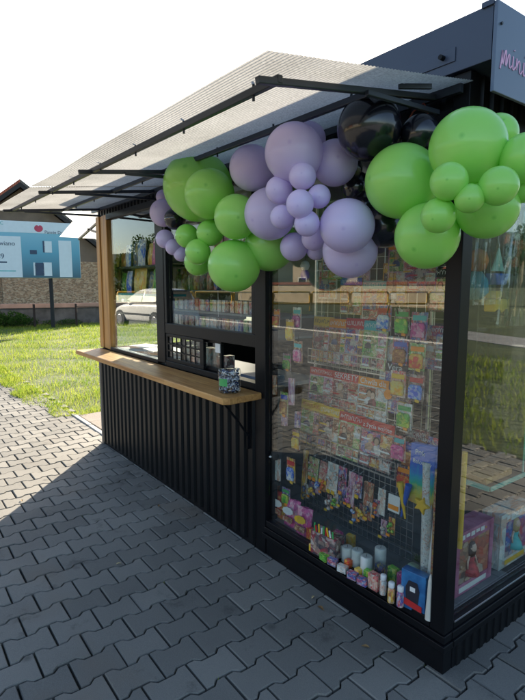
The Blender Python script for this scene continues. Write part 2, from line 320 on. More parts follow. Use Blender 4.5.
def balloon_mat(name, c, dark, rough=.28, tr=.30):
    m, nt, p = nm(name); out = nt.nodes['Material Output']
    tc = N(nt,'ShaderNodeTexCoord'); sp = N(nt,'ShaderNodeSeparateXYZ'); L(nt, tc.outputs['Object'], sp.inputs[0])
    # thicker, darker latex at the crown and towards the neck
    ln = N(nt,'ShaderNodeVectorMath', operation='DISTANCE'); L(nt, tc.outputs['Object'], ln.inputs[0]); ln.inputs[1].default_value=(0,0,1.03)
    k = N(nt,'ShaderNodeMapRange'); k.inputs['From Min'].default_value=.02; k.inputs['From Max'].default_value=.10; L(nt, ln.outputs['Value'], k.inputs['Value'])
    k2 = N(nt,'ShaderNodeMapRange'); k2.inputs['From Min'].default_value=-1.2; k2.inputs['From Max'].default_value=-.7; L(nt, sp.outputs['Z'], k2.inputs['Value'])
    mu = N(nt,'ShaderNodeMath', operation='MULTIPLY'); L(nt,k.outputs['Result'],mu.inputs[0]); L(nt,k2.outputs['Result'],mu.inputs[1])
    mx = N(nt,'ShaderNodeMixRGB'); mx.inputs['Color1'].default_value=dark+(1,); mx.inputs['Color2'].default_value=c+(1,); L(nt, mu.outputs[0], mx.inputs['Fac'])
    L(nt, mx.outputs['Color'], p.inputs['Base Color']); p.inputs['Roughness'].default_value=rough; p.inputs['Coat Weight'].default_value=.45; p.inputs['Coat Roughness'].default_value=.07
    if tr:
        t = N(nt,'ShaderNodeBsdfTranslucent'); L(nt, mx.outputs['Color'], t.inputs['Color']); ms = N(nt,'ShaderNodeMixShader'); ms.inputs[0].default_value=tr
        L(nt,p.outputs[0],ms.inputs[1]); L(nt,t.outputs[0],ms.inputs[2]); L(nt,ms.outputs[0],out.inputs['Surface'])
    return m
M['b_green'] = balloon_mat('green_latex', (.43,.86,.18), (.28,.72,.12), .34)
M['b_lilac'] = balloon_mat('lilac_latex', (.78,.68,.97), (.68,.57,.90), .38)
M['b_black'] = balloon_mat('black_latex', (.008,.008,.013), (.006,.006,.009), .20, 0)
#PART2
# ================================================================ THE SETTING
tag(MB().box(-300, 300, -300, 300, -.5, -.045).build('ground', M['ground']), kind='structure')

def make_pavers():
    hl, W_, w_ = .0957, .0843, .0614
    half = [(-hl, W_), (-.062, W_), (-.038, w_), (.038, w_), (.062, W_), (hl, W_)]
    out = half + [(-u, -v) for u, v in half]
    out = np.array([(v, u) for u, v in out])                       # x = v, y = u
    ins = np.stack([out[:, 0] - np.sign(out[:, 0])*.0035, out[:, 1] - np.sign(out[:, 1])*np.where(abs(out[:, 1]) > .09, .0035, 0)], 1)
    n = len(out); V = []; Fc = []; base = 0
    i0 = int(-10/.154); 
    for i in range(i0, 30):
        x = -1.2225 + i*.154
        if x < -10.5 or x > 4: continue
        for j in range(-46, 22):
            y = -1.117 + j*.2 + (.1 if i % 2 else 0)
            if y > .09 and not (-.04 < x < 1.75 and y < 2.9) and not (-4.0 < x < .1 and y < .25): continue
            a = rng.normal(0, .006); ca, sa = math.cos(a), math.sin(a); dz = rng.normal(0, .0012); tx, ty = rng.normal(0, .008, 2)
            dx, dy = rng.normal(0, .0008, 2)
            for ring, z in ((ins, 0), (out, -.005), (out, -.04)):
                px = ring[:, 0]*ca - ring[:, 1]*sa + x + dx; py = ring[:, 0]*sa + ring[:, 1]*ca + y + dy
                pz = z + dz + tx*ring[:, 0] + ty*ring[:, 1]
                V += list(zip(px, py, pz))
            Fc.append(tuple(base+k for k in range(n)))
            for r in (0, 1):
                Fc += [(base+r*n+k, base+(r+1)*n+k, base+(r+1)*n+(k+1) % n, base+r*n+(k+1) % n) for k in range(n)]
            base += 3*n
    m = MB(); m.v = V; m.f = Fc
    return m
tag(make_pavers().build('pavement', M['paver']), kind='structure')
jb = MB().box(-10.6, 4.1, -10.4, .12, -.044, -.026); jb.box(.06, 1.85, .124, 3.0, -.044, -.027)
tag(jb.build('joint_sand', M['soil']), kind='structure')
def brickpave():
    m, nt, p = nm('far_pavers')
    tc = N(nt,'ShaderNodeTexCoord'); br = N(nt,'ShaderNodeTexBrick'); br.inputs['Scale'].default_value=1; br.inputs['Brick Width'].default_value=.2; br.inputs['Row Height'].default_value=.154; br.inputs['Mortar Size'].default_value=.004
    br.inputs['Color1'].default_value=(.17,.168,.163,1); br.inputs['Color2'].default_value=(.23,.225,.215,1); br.inputs['Mortar'].default_value=(.05,.05,.045,1)
    L(nt, tc.outputs['Object'], br.inputs['Vector']); L(nt, br.outputs['Color'], p.inputs['Base Color']); p.inputs['Roughness'].default_value=.8
    return m
fp = MB().box(-60, -10.6, -10.4, .05, -.2, -.006); fp.box(4.1, 60, -10.4, .05, -.2, -.006)
tag(fp.build('pavement', brickpave()), kind='structure')
kb = MB()
for k in range(60): kb.box(-60+k*2, -58.012+k*2, -10.56, -10.41, -.2, .03)
tag(kb.build('kerb', mat('white_kerb_stone', (.62,.60,.56), .8, var=.12), bevel=.012), kind='structure')
tag(MB().box(-90, 90, -17.5, -10.57, -.3, -.03).build('road', M['asphalt']), kind='structure')
tag(MB().box(-90, 90, -60, -17.52, -.3, -.02).build('ground', M['ground']), kind='structure')
# edging and slabs at the left end of the kiosk
ke = MB(); ke.box(-5.30, -4.66, .075, .125, -.1, .012); ke.box(-4.655, -4.02, .075, .125, -.1, .010)
tag(ke.build('kerb', M['concrete'], bevel=.006), kind='structure')
sl_ = MB()
for k in range(3):
    for q in range(4): sl_.box(-5.22+k*.405, -4.825+k*.405, .14+q*.405, .535+q*.405, -.1, .004 + .004*((k+q) % 2))
tag(sl_.build('path', mat('worn_concrete_slabs', (.20,.165,.135), .9, var=.25, scale=3, bump=.4), bevel=.006), kind='structure')
# gravel lane across the meadow on the right
lane = MB().add([(-2, 9.3, -.035), (60, 30, -.035), (60, 33, -.035), (-2, 11.2, -.035), (-2, 9.3, -.3), (60, 30, -.3), (60, 33, -.3), (-2, 11.2, -.3)], [(0,1,2,3),(4,7,6,5),(0,4,5,1),(1,5,6,2),(2,6,7,3),(3,7,4,0)])
tag(lane.build('path', mat('grey_gravel_lane', (.30,.29,.27), .95, var=.2, scale=2)), kind='structure')

# hills: a low ridge all round, far away
def ridge(r0, h, seed, name):
    g = np.random.default_rng(seed); ph = g.uniform(0, 6.28, 8); v = []; f = []; n = 160
    for k in range(n):
        a = 2*math.pi*k/n
        hh = h*(.65 + .22*math.sin(3*a+ph[0]) + .14*math.sin(7*a+ph[1]) + .06*math.sin(17*a+ph[2]) + .03*math.sin(41*a+ph[3]))
        for rr, z in ((r0, -2), (r0*1.12, hh*.55), (r0*1.3, hh), (r0*1.6, -2)): v.append((rr*math.cos(a), rr*math.sin(a), z))
    for k in range(n):
        for q in range(3): f.append((k*4+q, ((k+1) % n)*4+q, ((k+1) % n)*4+q+1, k*4+q+1))
    tag(MB().add(v, f).build(name, M['hill'], smooth=True), kind='structure')
ridge(420, 58, 5, 'hills')

# ---------------------------------------------------------------- grass
def blades(P, h, wd):
    """P (n,3) roots, h heights, wd widths -> one mesh"""
    n = len(P); a = rng.uniform(0, 2*math.pi, n); ln = rng.uniform(.1, .7, n)*h; la = rng.uniform(0, 2*math.pi, n)
    ax = np.stack([np.cos(a), np.sin(a), 0*a], 1)*wd[:, None]/2; le = np.stack([np.cos(la)*ln, np.sin(la)*ln, 0*a], 1)
    up = np.array([0, 0, 1.0]); mid = P + up*h[:, None]*.55 + le*.35; tip = P + up*h[:, None] + le
    V = np.stack([P-ax, P+ax, mid+ax*.75, mid-ax*.75, tip], 1).reshape(-1, 3)
    f = []
    for i in range(n): b = i*5; f.append((b, b+1, b+2, b+3)); f.append((b+3, b+2, b+4))
    m = MB(); m.v = [tuple(p) for p in V.tolist()]; m.f = f
    return m
def clump(x, y): return .5 + .28*np.sin(1.9*x+1.3*y+.5) * np.sin(2.3*y-.8*x) + .22*np.sin(5.1*x+3*np.sin(2*y))
def scatter(n, x0, x1, y0, y1, keep, hmin, hmax, w0, near=None):
    x = rng.uniform(x0, x1, n); y = rng.uniform(y0, y1, n)
    if near is not None: x = near - rng.random(n)**1.9*(near-x0)
    k = keep(x, y) & (rng.random(n) < .35 + .65*np.clip(clump(x, y)*1.3, 0, 1)); x, y = x[k], y[k]
    c = np.clip(clump(x, y), .1, 1); h = (hmin + (hmax-hmin)*rng.random(len(x))**1.6)*(.55+.75*c); d = np.hypot(x-CAM[0], y-CAM[1])
    return np.stack([x, y, np.full(len(x), -.045)], 1), h, w0*(1+d/9)
def edge(x, y): return (y > -.16 + .07*np.sin(3.1*x) + .05*np.sin(8.3*x) - .12*np.clip((-x-6)/2, 0, 1)) & (x < -5.24 + .05*np.sin(9*y))
P1, h1, w1 = scatter(150000, -22, -5.2, -.4, 9, lambda x, y: edge(x, y) & (y < 1.6 + (-x-5)*.55), .035, .115, .0030, near=-5.2)
P2, h2, w2 = scatter(16000, 1.5, 9, .2, 9.2, lambda x, y: (x > 1.72+.05*np.sin(7*y)) | (y > 3.0), .06, .22, .007)
P3, h3, w3 = scatter(7000, -9.5, 1.5, 2.8, 9.2, lambda x, y: y > 2.9, .06, .22, .009)
P5, h5, w5 = scatter(16000, -11, -5.15, -.42, .14, lambda x, y: edge(x, y) & (x < -5.2), .02, .085, .0032)
P5[:, 2] = -.006
# a few weeds in the joints and along the plinth
nw = 500; wx = rng.uniform(-9, .4, nw); wx = -1.2225 + np.round((wx+1.2225)/.154)*.154 + rng.choice([-.08, .08], nw); wy = rng.uniform(-3.5, .05, nw)*rng.random(nw)**.7
P4 = np.stack([wx, wy, np.full(nw, -.014)], 1); h4 = rng.uniform(.008, .022, nw); w4 = np.full(nw, .003)
tag(blades(np.concatenate([P1, P2, P3, P4, P5]), np.concatenate([h1, h2, h3, h4, h5]), np.concatenate([w1, w2, w3, w4, w5])).build('grass', M['grass']),
    'sunlit rough green grass beside the paving', 'grass', kind='stuff')

# ================================================================ THE KIOSK
XL = -3.95; D = 2.2
K = thing('kiosk', 'black corrugated metal kiosk with wide display windows and a wooden serving counter', 'kiosk', (-1.97, 1.1, 0))
def corrugate(m, p0, p1, z0, z1, nrm, pitch=.092, dep=.018):
    """trapezoidal ribbed sheet standing between two ground points"""
    p0 = np.array(p0, float); p1 = np.array(p1, float); Ln = np.linalg.norm(p1-p0); t = (p1-p0)/Ln; nrm = np.array(nrm, float)
    prof = []; n = max(1, int(round(Ln/pitch))); pt = Ln/n
    for k in range(n):
        for a, d in ((0, 0), (.30, 0), (.40, 1), (.86, 1), (.96, 0)): prof.append(((k+a)*pt, d*dep))
    prof.append((Ln, 0)); v = []; f = []
    for s, d in prof:
        q = p0 + t*s + nrm*d
        v += [(q[0], q[1], z0), (q[0], q[1], z1)]
    for k in range(len(prof)-1): f.append((2*k, 2*k+2, 2*k+3, 2*k+1))
    # closed back
    q0, q1 = p0 - nrm*.03, p1 - nrm*.03; b = len(v); v += [(q0[0], q0[1], z0), (q0[0], q0[1], z1), (q1[0], q1[1], z0), (q1[0], q1[1], z1)]
    f += [(b, b+1, b+3, b+2), (0, 1, b+1, b), (len(prof)*2-2, b+2, b+3, len(prof)*2-1)]
    return m.add(v, f)
# lower walls
corrugate(MB(), (XL+.012, .0, 0), (-1.30, .0, 0), .03, .975, (0, -1, 0)).build('base_panel', M['corr'], K)
corrugate(MB(), (XL, .02, 0), (XL, D, 0), .03, .975, (-1, 0, 0)).build('base_panel', M['corr'], K)
MB().box(XL-.004, -1.31, -.003, .028, -.02, .029).build('base_rail', M['black'], K)
MB().box(XL+.002, XL+.05, -.016, .03, .0, .974).build('corner_trim', mat('worn_grey_corner_trim', (.10,.095,.09), .5, var=.2), K)
# display plinth, stepped
pl = MB(); pl.box(-1.20, .002, .0, .06, -.02, .105); pl.box(-1.22, .014, -.016, .05, .108, .135); pl.box(-1.21, .006, -.006, .05, .138, .172)
pl.box(-.06, .003, .062, D, -.02, .104); pl.box(-.05, .016, .052, D, .109, .136); pl.box(-.05, .008, .052, D, .139, .173)
pl.build('plinth', M['black'], K, bevel=.003)
corrugate(MB(), (.0, .07, 0), (.0, D, 0), -.01, .106, (1, 0, 0), .06, .008).build('base_panel', M['corr'], K)
# posts
MB().box(-.068, .0, .0, .066, .174, 2.36).build('corner_post', M['black'], K, bevel=.003)
MB().box(-1.305, -1.205, -.004, .09, -.01, 2.36).build('post', M['black'], K, bevel=.003)
MB().box(-2.62, -2.485, -.003, .07, 1.0, 2.25).build('post', M['black'], K, bevel=.003)
wp = MB()
for k in range(3): wp.box(-3.945+k*.098, -3.857+k*.098, .004+.012*(k % 2), .075, .985, 2.25)
wp.build('wooden_post', M['woodpost'], K, bevel=.006)
wp = MB()
for k in range(2): wp.box(XL-.012, XL-.002, .012+k*.075, .08+k*.075, .985, 2.25)
wp.build('wooden_post', M['woodpost'], K, bevel=.004)
MB().box(-.07, .0, D-.07, D, .174, 2.36).build('corner_post', M['black'], K, bevel=.003)
MB().box(XL, XL+.07, D-.07, D, 0, 2.36).build('corner_post', M['black'], K, bevel=.003)
# header above the windows, roof and fascia
corrugate(MB(), (XL, .035, 0), (-.07, .035, 0), 2.252, 2.362, (0, -1, 0), .07, .015).build('header_panel', M['corr'], K)
corrugate(MB(), (-.02, .07, 0), (-.02, D-.07, 0), 2.252, 2.362, (1, 0, 0), .07, .015).build('header_panel', M['corr'], K)
corrugate(MB(), (XL+.02, .07, 0), (XL+.02, D-.07, 0), 2.252, 2.362, (-1, 0, 0), .07, .015).build('header_panel', M['corr'], K)
hf = MB(); hf.box(-3.66, -2.622, .001, .05, 2.20, 2.25); hf.box(-2.483, -1.307, .001, .05, 2.20, 2.25); hf.box(-1.203, -.07, .001, .05, 2.19, 2.25); hf.box(-.05, -.001, .068, D-.072, 2.19, 2.25)
hf.build('window_head', M['black'], K, bevel=.002)
roof = MB().box(XL-.04, .082, -.012, D+.04, 2.366, 2.377).build('roof', M['fascia'], K)
MB().box(XL-.045, .084, -.02, -.013, 2.362, 2.541).build('fascia', M['fascia'], K, bevel=.002)
fs = MB(); fs.box(.0785, .084, -.012, D+.04, 2.362, 2.541); fs.box(XL-.052, XL-.046, -.012, D+.04, 2.362, 2.541); fs.box(XL-.045, .084, D+.041, D+.048, 2.362, 2.541)
fs.build('fascia', M['fascia'], K)
MB().box(XL-.03, .078, -.008, D+.035, 2.525, 2.536).build('roof', M['fascia'], K)
# riveted patch plate and end bracket on the fascia
pp = MB().box(-.42, -.052, -.0245, -.0205, 2.400, 2.448).build('patch_plate', M['fascia'], K, bevel=.001)
MB().tube([(-.10, -.024, 2.424), (-.10, -.045, 2.424)], .009, 10).build('knob', M['black'], pp)
MB().box(.045, .088, -.028, -.0205, 2.535, 2.552).build('bracket', M['fascia'], K)
# counter
ct = MB(); ct.add([(-3.885,-.258,.941),(-1.245,-.27,.941),(-1.222,-.235,.941),(-1.235,-.006,.941),(-3.885,-.006,.941),(-3.885,-.258,.98),(-1.245,-.27,.98),(-1.222,-.235,.98),(-1.235,-.006,.98),(-3.885,-.006,.98)],
    [(4,3,2,1,0),(5,6,7,8,9)]+[(i,(i+1) % 5,5+(i+1) % 5,5+i) for i in range(5)])
cto = ct.build('counter', M['wood'], K, bevel=.006)
for x in (-1.34,):
    b = MB(); b.bar((x, -.024, .62), (x, -.024, .938), .03, .006); b.bar((x, -.03, .934), (x, -.235, .934), .03, .006); b.tube([(x, -.03, .70), (x, -.10, .80), (x, -.2, .925)], .007, 8)
    b.build('bracket', M['black'], cto)
# window sill rails
wsl = MB(); wsl.box(-3.66, -2.622, .0, .06, .982, 1.012); wsl.box(-2.483, -1.307, .0, .07, .982, 1.022)
wsl.build('window_sill', M['black'], K, bevel=.003)
MB().box(-1.203, -.07, .0, .05, .174, .212).build('window_sill', M['black'], K, bevel=.003); MB().box(-.05, .0, .068, 1.38, .174, .206).build('window_sill', M['black'], K, bevel=.003)
MB().box(.0005, .004, .07, 1.37, .206, .2115).build('sill_strip', M['wire'], K)
# fixed glazing: frame, then pane
def pane(x0, x1, y0, y1, z0, z1): return MB().box(x0, x1, y0, y1, z0, z1).build('window_pane', M['glass'], K)
pane(-3.655, -2.623, .030, .036, 1.013, 2.199)
pane(-1.202, -.070, .022, .028, .213, 2.189)
pane(-.028, -.022, .068, 1.379, .2125, 2.189)
pane(XL+.02, XL+.026, .17, 1.9, 1.0, 2.25)
# upper middle window
uf = MB(); uf.box(-2.483, -1.307, .0, .06, 1.235, 1.312); uf.box(-2.483, -2.445, .0, .06, 1.313, 2.199); uf.box(-1.345, -1.307, .0, .06, 1.313, 2.199)
uw = uf.build('window_frame', M['black'], K, bevel=.003)
MB().box(-2.444, -1.346, .026, .032, 1.3135, 2.1985).build('pane', M['glass'], uw)
# serving hatch: a sliding sash with a grille, and the sash behind it standing half open
sf = MB(); x0, x1, z0, z1 = -2.480, -1.915, 1.024, 1.232
sf.box(x0, x1, .004, .028, z0, z0+.026); sf.box(x0, x1, .004, .028, z1-.022, z1); sf.box(x0, x0+.03, .004, .028, z0+.027, z1-.023); sf.box(x1-.05, x1, .004, .028, z0+.027, z1-.023)
s1 = sf.build('sliding_window', M['black'], K, bevel=.002)
MB().box(x0+.03, x1-.05, .013, .018, z0+.026, z1-.022).build('pane', M['glass'], s1)
g = MB()
for k in range(1, 7): g.box(x0+.03+k*.0693-.006, x0+.03+k*.0693+.006, .005, .0115, z0+.0265, z1-.0225)
for k in range(1, 3): g.box(x0+.031, x1-.051, .0045, .012, z0+.026+k*.053-.005, z0+.026+k*.053+.005)
g.build('grille', M['black'], s1)
sf = MB(); x0, x1 = -2.30, -1.735
sf.box(x0, x1, .034, .056, z0, z0+.022); sf.box(x0, x1, .034, .056, z1-.02, z1); sf.box(x0, x0+.03, .034, .056, z0+.023, z1-.021); sf.box(x1-.022, x1, .034, .056, z0+.023, z1-.021)
s2 = sf.build('sliding_window', M['black'], K, bevel=.002)
MB().box(x0+.03, x1-.022, .043, .048, z0+.022, z1-.02).build('pane', M['glass'], s2)
MB().box(-1.80, -1.742, .029, .033, 1.155, 1.215).build('sticker', M['paper'], s2)
# right side beyond the glass, back and interior
MB().box(-.05, .0, 1.38, 1.45, .174, 2.36).build('post', M['black'], K, bevel=.003)
corrugate(MB(), (-.012, 1.45, 0), (-.012, D-.07, 0), .174, 2.25, (1, 0, 0)).build('wall_panel', M['corr'], K)
corrugate(MB(), (XL+.07, D, 0), (-.07, D, 0), -.01, 2.36, (0, 1, 0)).build('wall_panel', M['corr'], K)
corrugate(MB(), (XL+.012, 1.9, 0), (XL+.012, D-.07, 0), .976, 2.25, (-1, 0, 0)).build('wall_panel', M['corr'], K)
MB().box(XL+.08, -.08, D-.06, D-.035, .05, 2.36).build('inner_wall', M['dark_int'], K)
MB().box(XL+.05, -.05, .07, D-.04, .0, .05).build('floor', M['dark_int'], K)
MB().box(XL+.05, -.05, .06, D-.04, 2.335, 2.36).build('ceiling', M['interior'], K)
MB().box(-1.80, -.055, .066, .62, .17, .198).build('display_floor', M['interior'], K)
MB().box(-1.80, -.30, .60, .615, .2, .62).build('display_back', M['interior'], K)
MB().box(-1.80, -1.785, .09, .60, .2, .95).build('inner_wall', M['interior'], K)
MB().box(-3.88, -1.40, .075, .62, .95, .975).build('inner_counter', mat('grey_laminate', (.30,.31,.32), .4, var=.06), K)
MB().box(-3.88, -1.80, .60, .62, .05, .95).build('inner_wall', M['dark_int'], K)
MB().box(XL+.03, XL+.045, .08, .80, 1.50, 2.25).build('shelf_end_board', M['dark_int'], K)
pole = MB().tube([(-.165, .20, .2), (-.165, .20, 2.3)], .014, 12).build('display_pole', M['cream'], K, smooth=True)

# ---- front awning
AZ = lambda y, x=0: 2.322 + .150*y + .0145*x*y
aw = MB().bar((-.02, -.022, 2.300), (XL, -.022, 2.300), .02, .03).build('awning', M['rail'], K)
def sheet(x0, x1, y0, y1, dz, seed):
    g = np.random.default_rng(seed); nx = 30; ny = int((y1-y0)/.016*6); v = []; f = []; pa = g.uniform(0, 6, 4)
    for i in range(nx+1):
        x = x0 + (x1-x0)*i/nx
        for j in range(ny+1):
            y = y0 + (y1-y0)*j/ny
            sag = .004*math.sin(x*2.3+pa[0])*math.sin((y-y0)*3.1) + .002*math.sin(x*5.1+y*4+pa[1])
            v.append((x, y + .004*math.sin(x*3+pa[2]), AZ(y, x) + dz + sag + .0013*math.sin(2*math.pi*y/.016)))
    for i in range(nx):
        for j in range(ny): a = i*(ny+1)+j; f.append((a, a+1, a+ny+2, a+ny+1))
    MB().add(v, f).build('sheet', M['sheet'], aw, smooth=True)
sheet(-2.46, .01, -.922, .0, .0, 1); sheet(-3.86, -2.42, -.924, .0, -.006, 2)
for y, x0 in ((-.775, -.118), (-.345, -.14)):
    MB().bar((x0, y, AZ(y, x0)-.018), (-3.83, y, AZ(y, -3.83)-.018), .020, .024).build('rail', M['rail'], aw, bevel=.003)
    for k in range(8): MB().tube([(-.25-k*.45, y, AZ(y, -.25-k*.45)-.045), (-.25-k*.45, y, AZ(y, -.25-k*.45)+.012)], .0045, 8).build('bolt', M['rail'], aw)
for x, yb in ((-.13, -.42), (-1.72, -.60), (-2.55, -.62), (-3.72, -.69)):
    r_ = MB().bar((x, -.85, AZ(-.85, x)-.024), (x, -.006, AZ(0)-.024), .021, .021).build('rafter', M['rail'], aw, bevel=.003)
    b = MB(); b.bar((x+.021, yb, AZ(yb, x)-.036), (x+.021, -.03, 2.236), .017, .017)
    b.build('brace', M['rail'], r_, bevel=.002)
MB().bar((-.05, -.16, AZ(-.16)-.016), (-.10, -.27, AZ(-.27)-.008), .012, .016).build('clamp', M['rail'], aw)
# ---- awning over the left end
sa = MB().bar((XL-.03, .05, 2.318), (XL-.03, 1.9, 2.318), .03, .02).build('awning', M['rail'], K)
v = []; f = []
for i in range(41):
    y = -.06 + 1.95*i/40
    for j, (x, z) in enumerate(((XL-.02, 2.355), (XL-.35, 2.29), (XL-.70, 2.21), (XL-1.0, 2.135))): v.append((x, y, z + .005*math.sin(i*math.pi)))
for i in range(40):
    for j in range(3): a = i*4+j; f.append((a, a+1, a+5, a+4))
MB().add(v, f).build('sheet', M['flap'], sa, smooth=True)
for y in (.14, 1.7):
    b = MB(); b.bar((XL-.02, y, 2.08), (XL-.62, y, 2.20), .02, .02); b.bar((XL-.03, y, 2.30), (XL-.95, y, 2.115), .02, .02); b.build('brace', M['rail'], sa)

# ---- sign on the right end of the roof
S = thing('sign', 'grey roof sign on the right end of the kiosk with a pink handwritten word', 'sign', (.10, 1.1, 2.25))
MB().box(.087, .100, -.021, 2.15, 2.256, 2.546).build('panel', M['sign'], S, bevel=.002)
MB().tube([(.099, .004, 2.476), (.106, .004, 2.476)], .005, 10).build('screw', M['rail'], S)
def strokes(paths, fn, wd, t0, t1):
    m = MB()
    for P in paths:
        Q = [np.array(p, float) for p in P]
        for _ in range(2):
            R_ = [Q[0]]
            for a, b in zip(Q[:-1], Q[1:]): R_ += [a*.75+b*.25, a*.25+b*.75]
            R_.append(Q[-1]); Q = R_
        v = []; f = []
        for i, q in enumerate(Q):
            t = Q[min(i+1, len(Q)-1)] - Q[max(0, i-1)]; t = t/(np.linalg.norm(t)+1e-9); nn = np.array((-t[1], t[0]))*wd*(.7+.3*abs(t[1]))
            for s_, tt in ((1, t0), (-1, t0), (-1, t1), (1, t1)): v.append(fn(*(q+nn*s_), tt))
        for i in range(len(Q)-1):
            for k in range(4): f.append((4*i+k, 4*i+(k+1) % 4, 4*i+4+(k+1) % 4, 4*i+4+k))
        m.add(v, f)
    return m
lets = [[(0,-.3),(.1,.3),(.16,1.05),(.14,.1),(.2,.0),(.34,.9),(.44,1.0),(.40,.1),(.46,0),(.6,.8),(.72,.85),(.70,.15),(.78,0),(.92,.25)],
        [(1.0,.85),(.98,.1),(1.06,0),(1.2,.3)], [(1.30,.85),(1.26,0),(1.36,.55),(1.50,.85),(1.58,.6),(1.56,.1),(1.66,0),(1.8,.3)], [(1.9,.85),(1.88,.1),(1.96,0),(2.1,.25)],
        [(1.06,1.2),(1.10,1.28)], [(1.98,1.2),(2.02,1.28)]]
strokes(lets, lambda u, q, t: (t, .010+u*.083, 2.350+q*.054-u*.003), .033, .1005, .1025).build('lettering', M['pink'], S)
#PART3
# ================================================================ BALLOONS
def balloon_mesh(name, m):
    n, k = 40, 26; prof = []
    for i in range(k+1):
        th = math.pi*i/k; z = math.cos(th); r = math.sin(th)
        if z < 0: r *= 1 - .10*z*z; z *= 1.13                     # slightly pear shaped towards the neck
        else: z *= 1.03
        prof.append((max(r, .022 if i == k else .0005), z))
    prof += [(.030, -1.15), (.040, -1.19), (.030, -1.215), (.05, -1.26), (.045, -1.265)]
    b = MB().lathe(prof, n=n); me = bpy.data.meshes.new(name); me.from_pydata(b.v, [], b.f); me.update()
    me.polygons.foreach_set('use_smooth', [True]*len(me.polygons)); me.materials.append(m); return me
BM = {k: balloon_mesh('balloon', M['b_'+k]) for k in ('green', 'lilac', 'black')}
GRP = {'green': 'green balloons of the garland', 'lilac': 'lilac balloons of the garland', 'black': 'black balloons of the garland'}
def core(c): return np.array(c)
# photo x, y, radius; clearance in front of the glass; colour; which centre the knot points to; label
BL = [
 (198,187,35,.06,'green','a','largest green balloon, at the back top of the left green bunch'),
 (209.5,194,25.5,.20,'green','a','mid-sized green balloon overlapping the front of the largest left one'),
 (236,217,22.5,.22,'green','a','mid-sized green balloon touching the lilac bunch, above the lowest big green one'),
 (210,233,13.5,.20,'green','a','small green balloon tucked between three bigger ones in the left green bunch'),
 (187,236,12,.20,'green','a','small green balloon on the far left edge of the left green bunch'),
 (198,252,13.2,.26,'green','a','small green balloon facing the viewer, lowest front one of the left small trio'),
 (198,262,14,.14,'green','a','small green balloon half hidden below the lowest front small one'),
 (234,266,26.5,.16,'green','a','big green balloon hanging lowest over the middle window'),
 (270,245,26,.00,'green','b','green balloon at the back under the lilac bunch, over the black post'),
 (252,168,23,.17,'lilac','b','lilac balloon at the upper left of the lilac bunch, beside the green ones'),
 (294,153,29.5,.27,'lilac','b','largest upper lilac balloon in the middle of the garland'),
 (308,140,18,.12,'lilac','b','lilac balloon peeping out behind the top of the largest upper one'),
 (335,163,23,.13,'lilac','b','lilac balloon at the upper right, squeezed against the black ones'),
 (270,214,26,.15,'lilac','b','large lilac balloon at the lower left of the lilac bunch'),
 (279,190,14,0.36,'lilac','b','small lilac balloon on the upper left of the little rosette'),
 (302.5,176.5,13.7,0.36,'lilac','b','small lilac balloon at the top of the little rosette'),
 (319,196.5,12,0.32,'lilac','b','small lilac balloon at the right of the little rosette'),
 (300,204,14.2,0.42,'lilac','b','small lilac balloon in the centre of the little rosette'),
 (282,217,12.2,0.38,'lilac','b','small lilac balloon at the lower left of the little rosette'),
 (307,223.5,13.2,0.38,'lilac','b','small lilac balloon at the bottom of the little rosette'),
 (347,226,27.7,.20,'lilac','b','large lilac balloon at the lower right, with its crown facing the viewer'),
 (350,251,27.5,.06,'lilac','b','large lilac balloon lowest of all, under the lower right one'),
 (294,247,14.5,.10,'lilac','b','small dusky lilac balloon under the large lower left one'),
 (314,238,13,.12,'lilac','b','small lilac balloon half hidden right below the little rosette'),
 (316,250,10,.04,'lilac','b','tiny lilac balloon at the back bottom of the lilac bunch'),
 (369,128,32.5,.14,'black','c','largest glossy black balloon under the right end of the awning'),
 (349,169,13,.08,'black','c','small black balloon beside the upper right lilac one'),
 (357,188,16,.00,'black','c','black balloon deep behind, under the small black one'),
 (385,226,22,.00,'black','c','black balloon at the back between the lilac and the right green bunch'),
 (420,134,19,.06,'black','c','black balloon behind the top of the right green bunch'),
 (366,208,17,-.01,'black','c','black balloon at the back right of the large lilac one'),
 (402,181.5,36.5,.10,'green','d','big green balloon at the left of the right bunch'),
 (467.5,147,37.5,.12,'green','d','biggest green balloon at the top of the right bunch'),
 (497,135,21,.02,'green','d','green balloon peeping out behind the top right of the biggest one'),
 (526,158,25,.10,'green','d','green balloon cut by the right edge of the picture, upper one'),
 (524,183,20,.04,'green','d','green balloon at the right edge, below the upper cut one'),
 (449,181.5,18.7,.34,'green','d','small green balloon at the front centre top of the right bunch'),
 (498.5,186,19.3,.26,'green','d','small green balloon at the front right, with a dark dot, in the right bunch'),
 (469.5,198.5,14.7,.32,'green','d','smallest green balloon in the middle of the right bunch'),
 (438.5,215.5,17.5,.32,'green','d','small green balloon at the front lower left of the right bunch'),
 (427,236,32.5,.12,'green','d','big green balloon lowest of the right bunch'),
 (487,208,30.5,.06,'green','d','big green balloon at the lower right, in front of the corner post'),
 (163,213,13.5,.06,'lilac','e','biggest lilac balloon of the small far left bunch'),
 (163,197,7,.02,'lilac','e','little lilac balloon on top of the small far left bunch'),
 (165,239,9.5,.12,'lilac','e','lilac balloon at the lower left of the small far left bunch'),
 (173,247,8,.10,'lilac','e','little lilac balloon near the bottom of the small far left bunch'),
 (181,254,7.5,.06,'lilac','e','lowest little lilac balloon of the small far left bunch'),
 (175,219,11,.10,'black','e','small black balloon between the far left lilac bunch and the green one'),
]
CEN = {'a': (212, 225), 'b': (303, 203), 'c': (380, 175), 'd': (457, 190), 'e': (172, 228)}
facing = {5: 1, 17: 1, 2: 1, 20: 1, 37: 1}
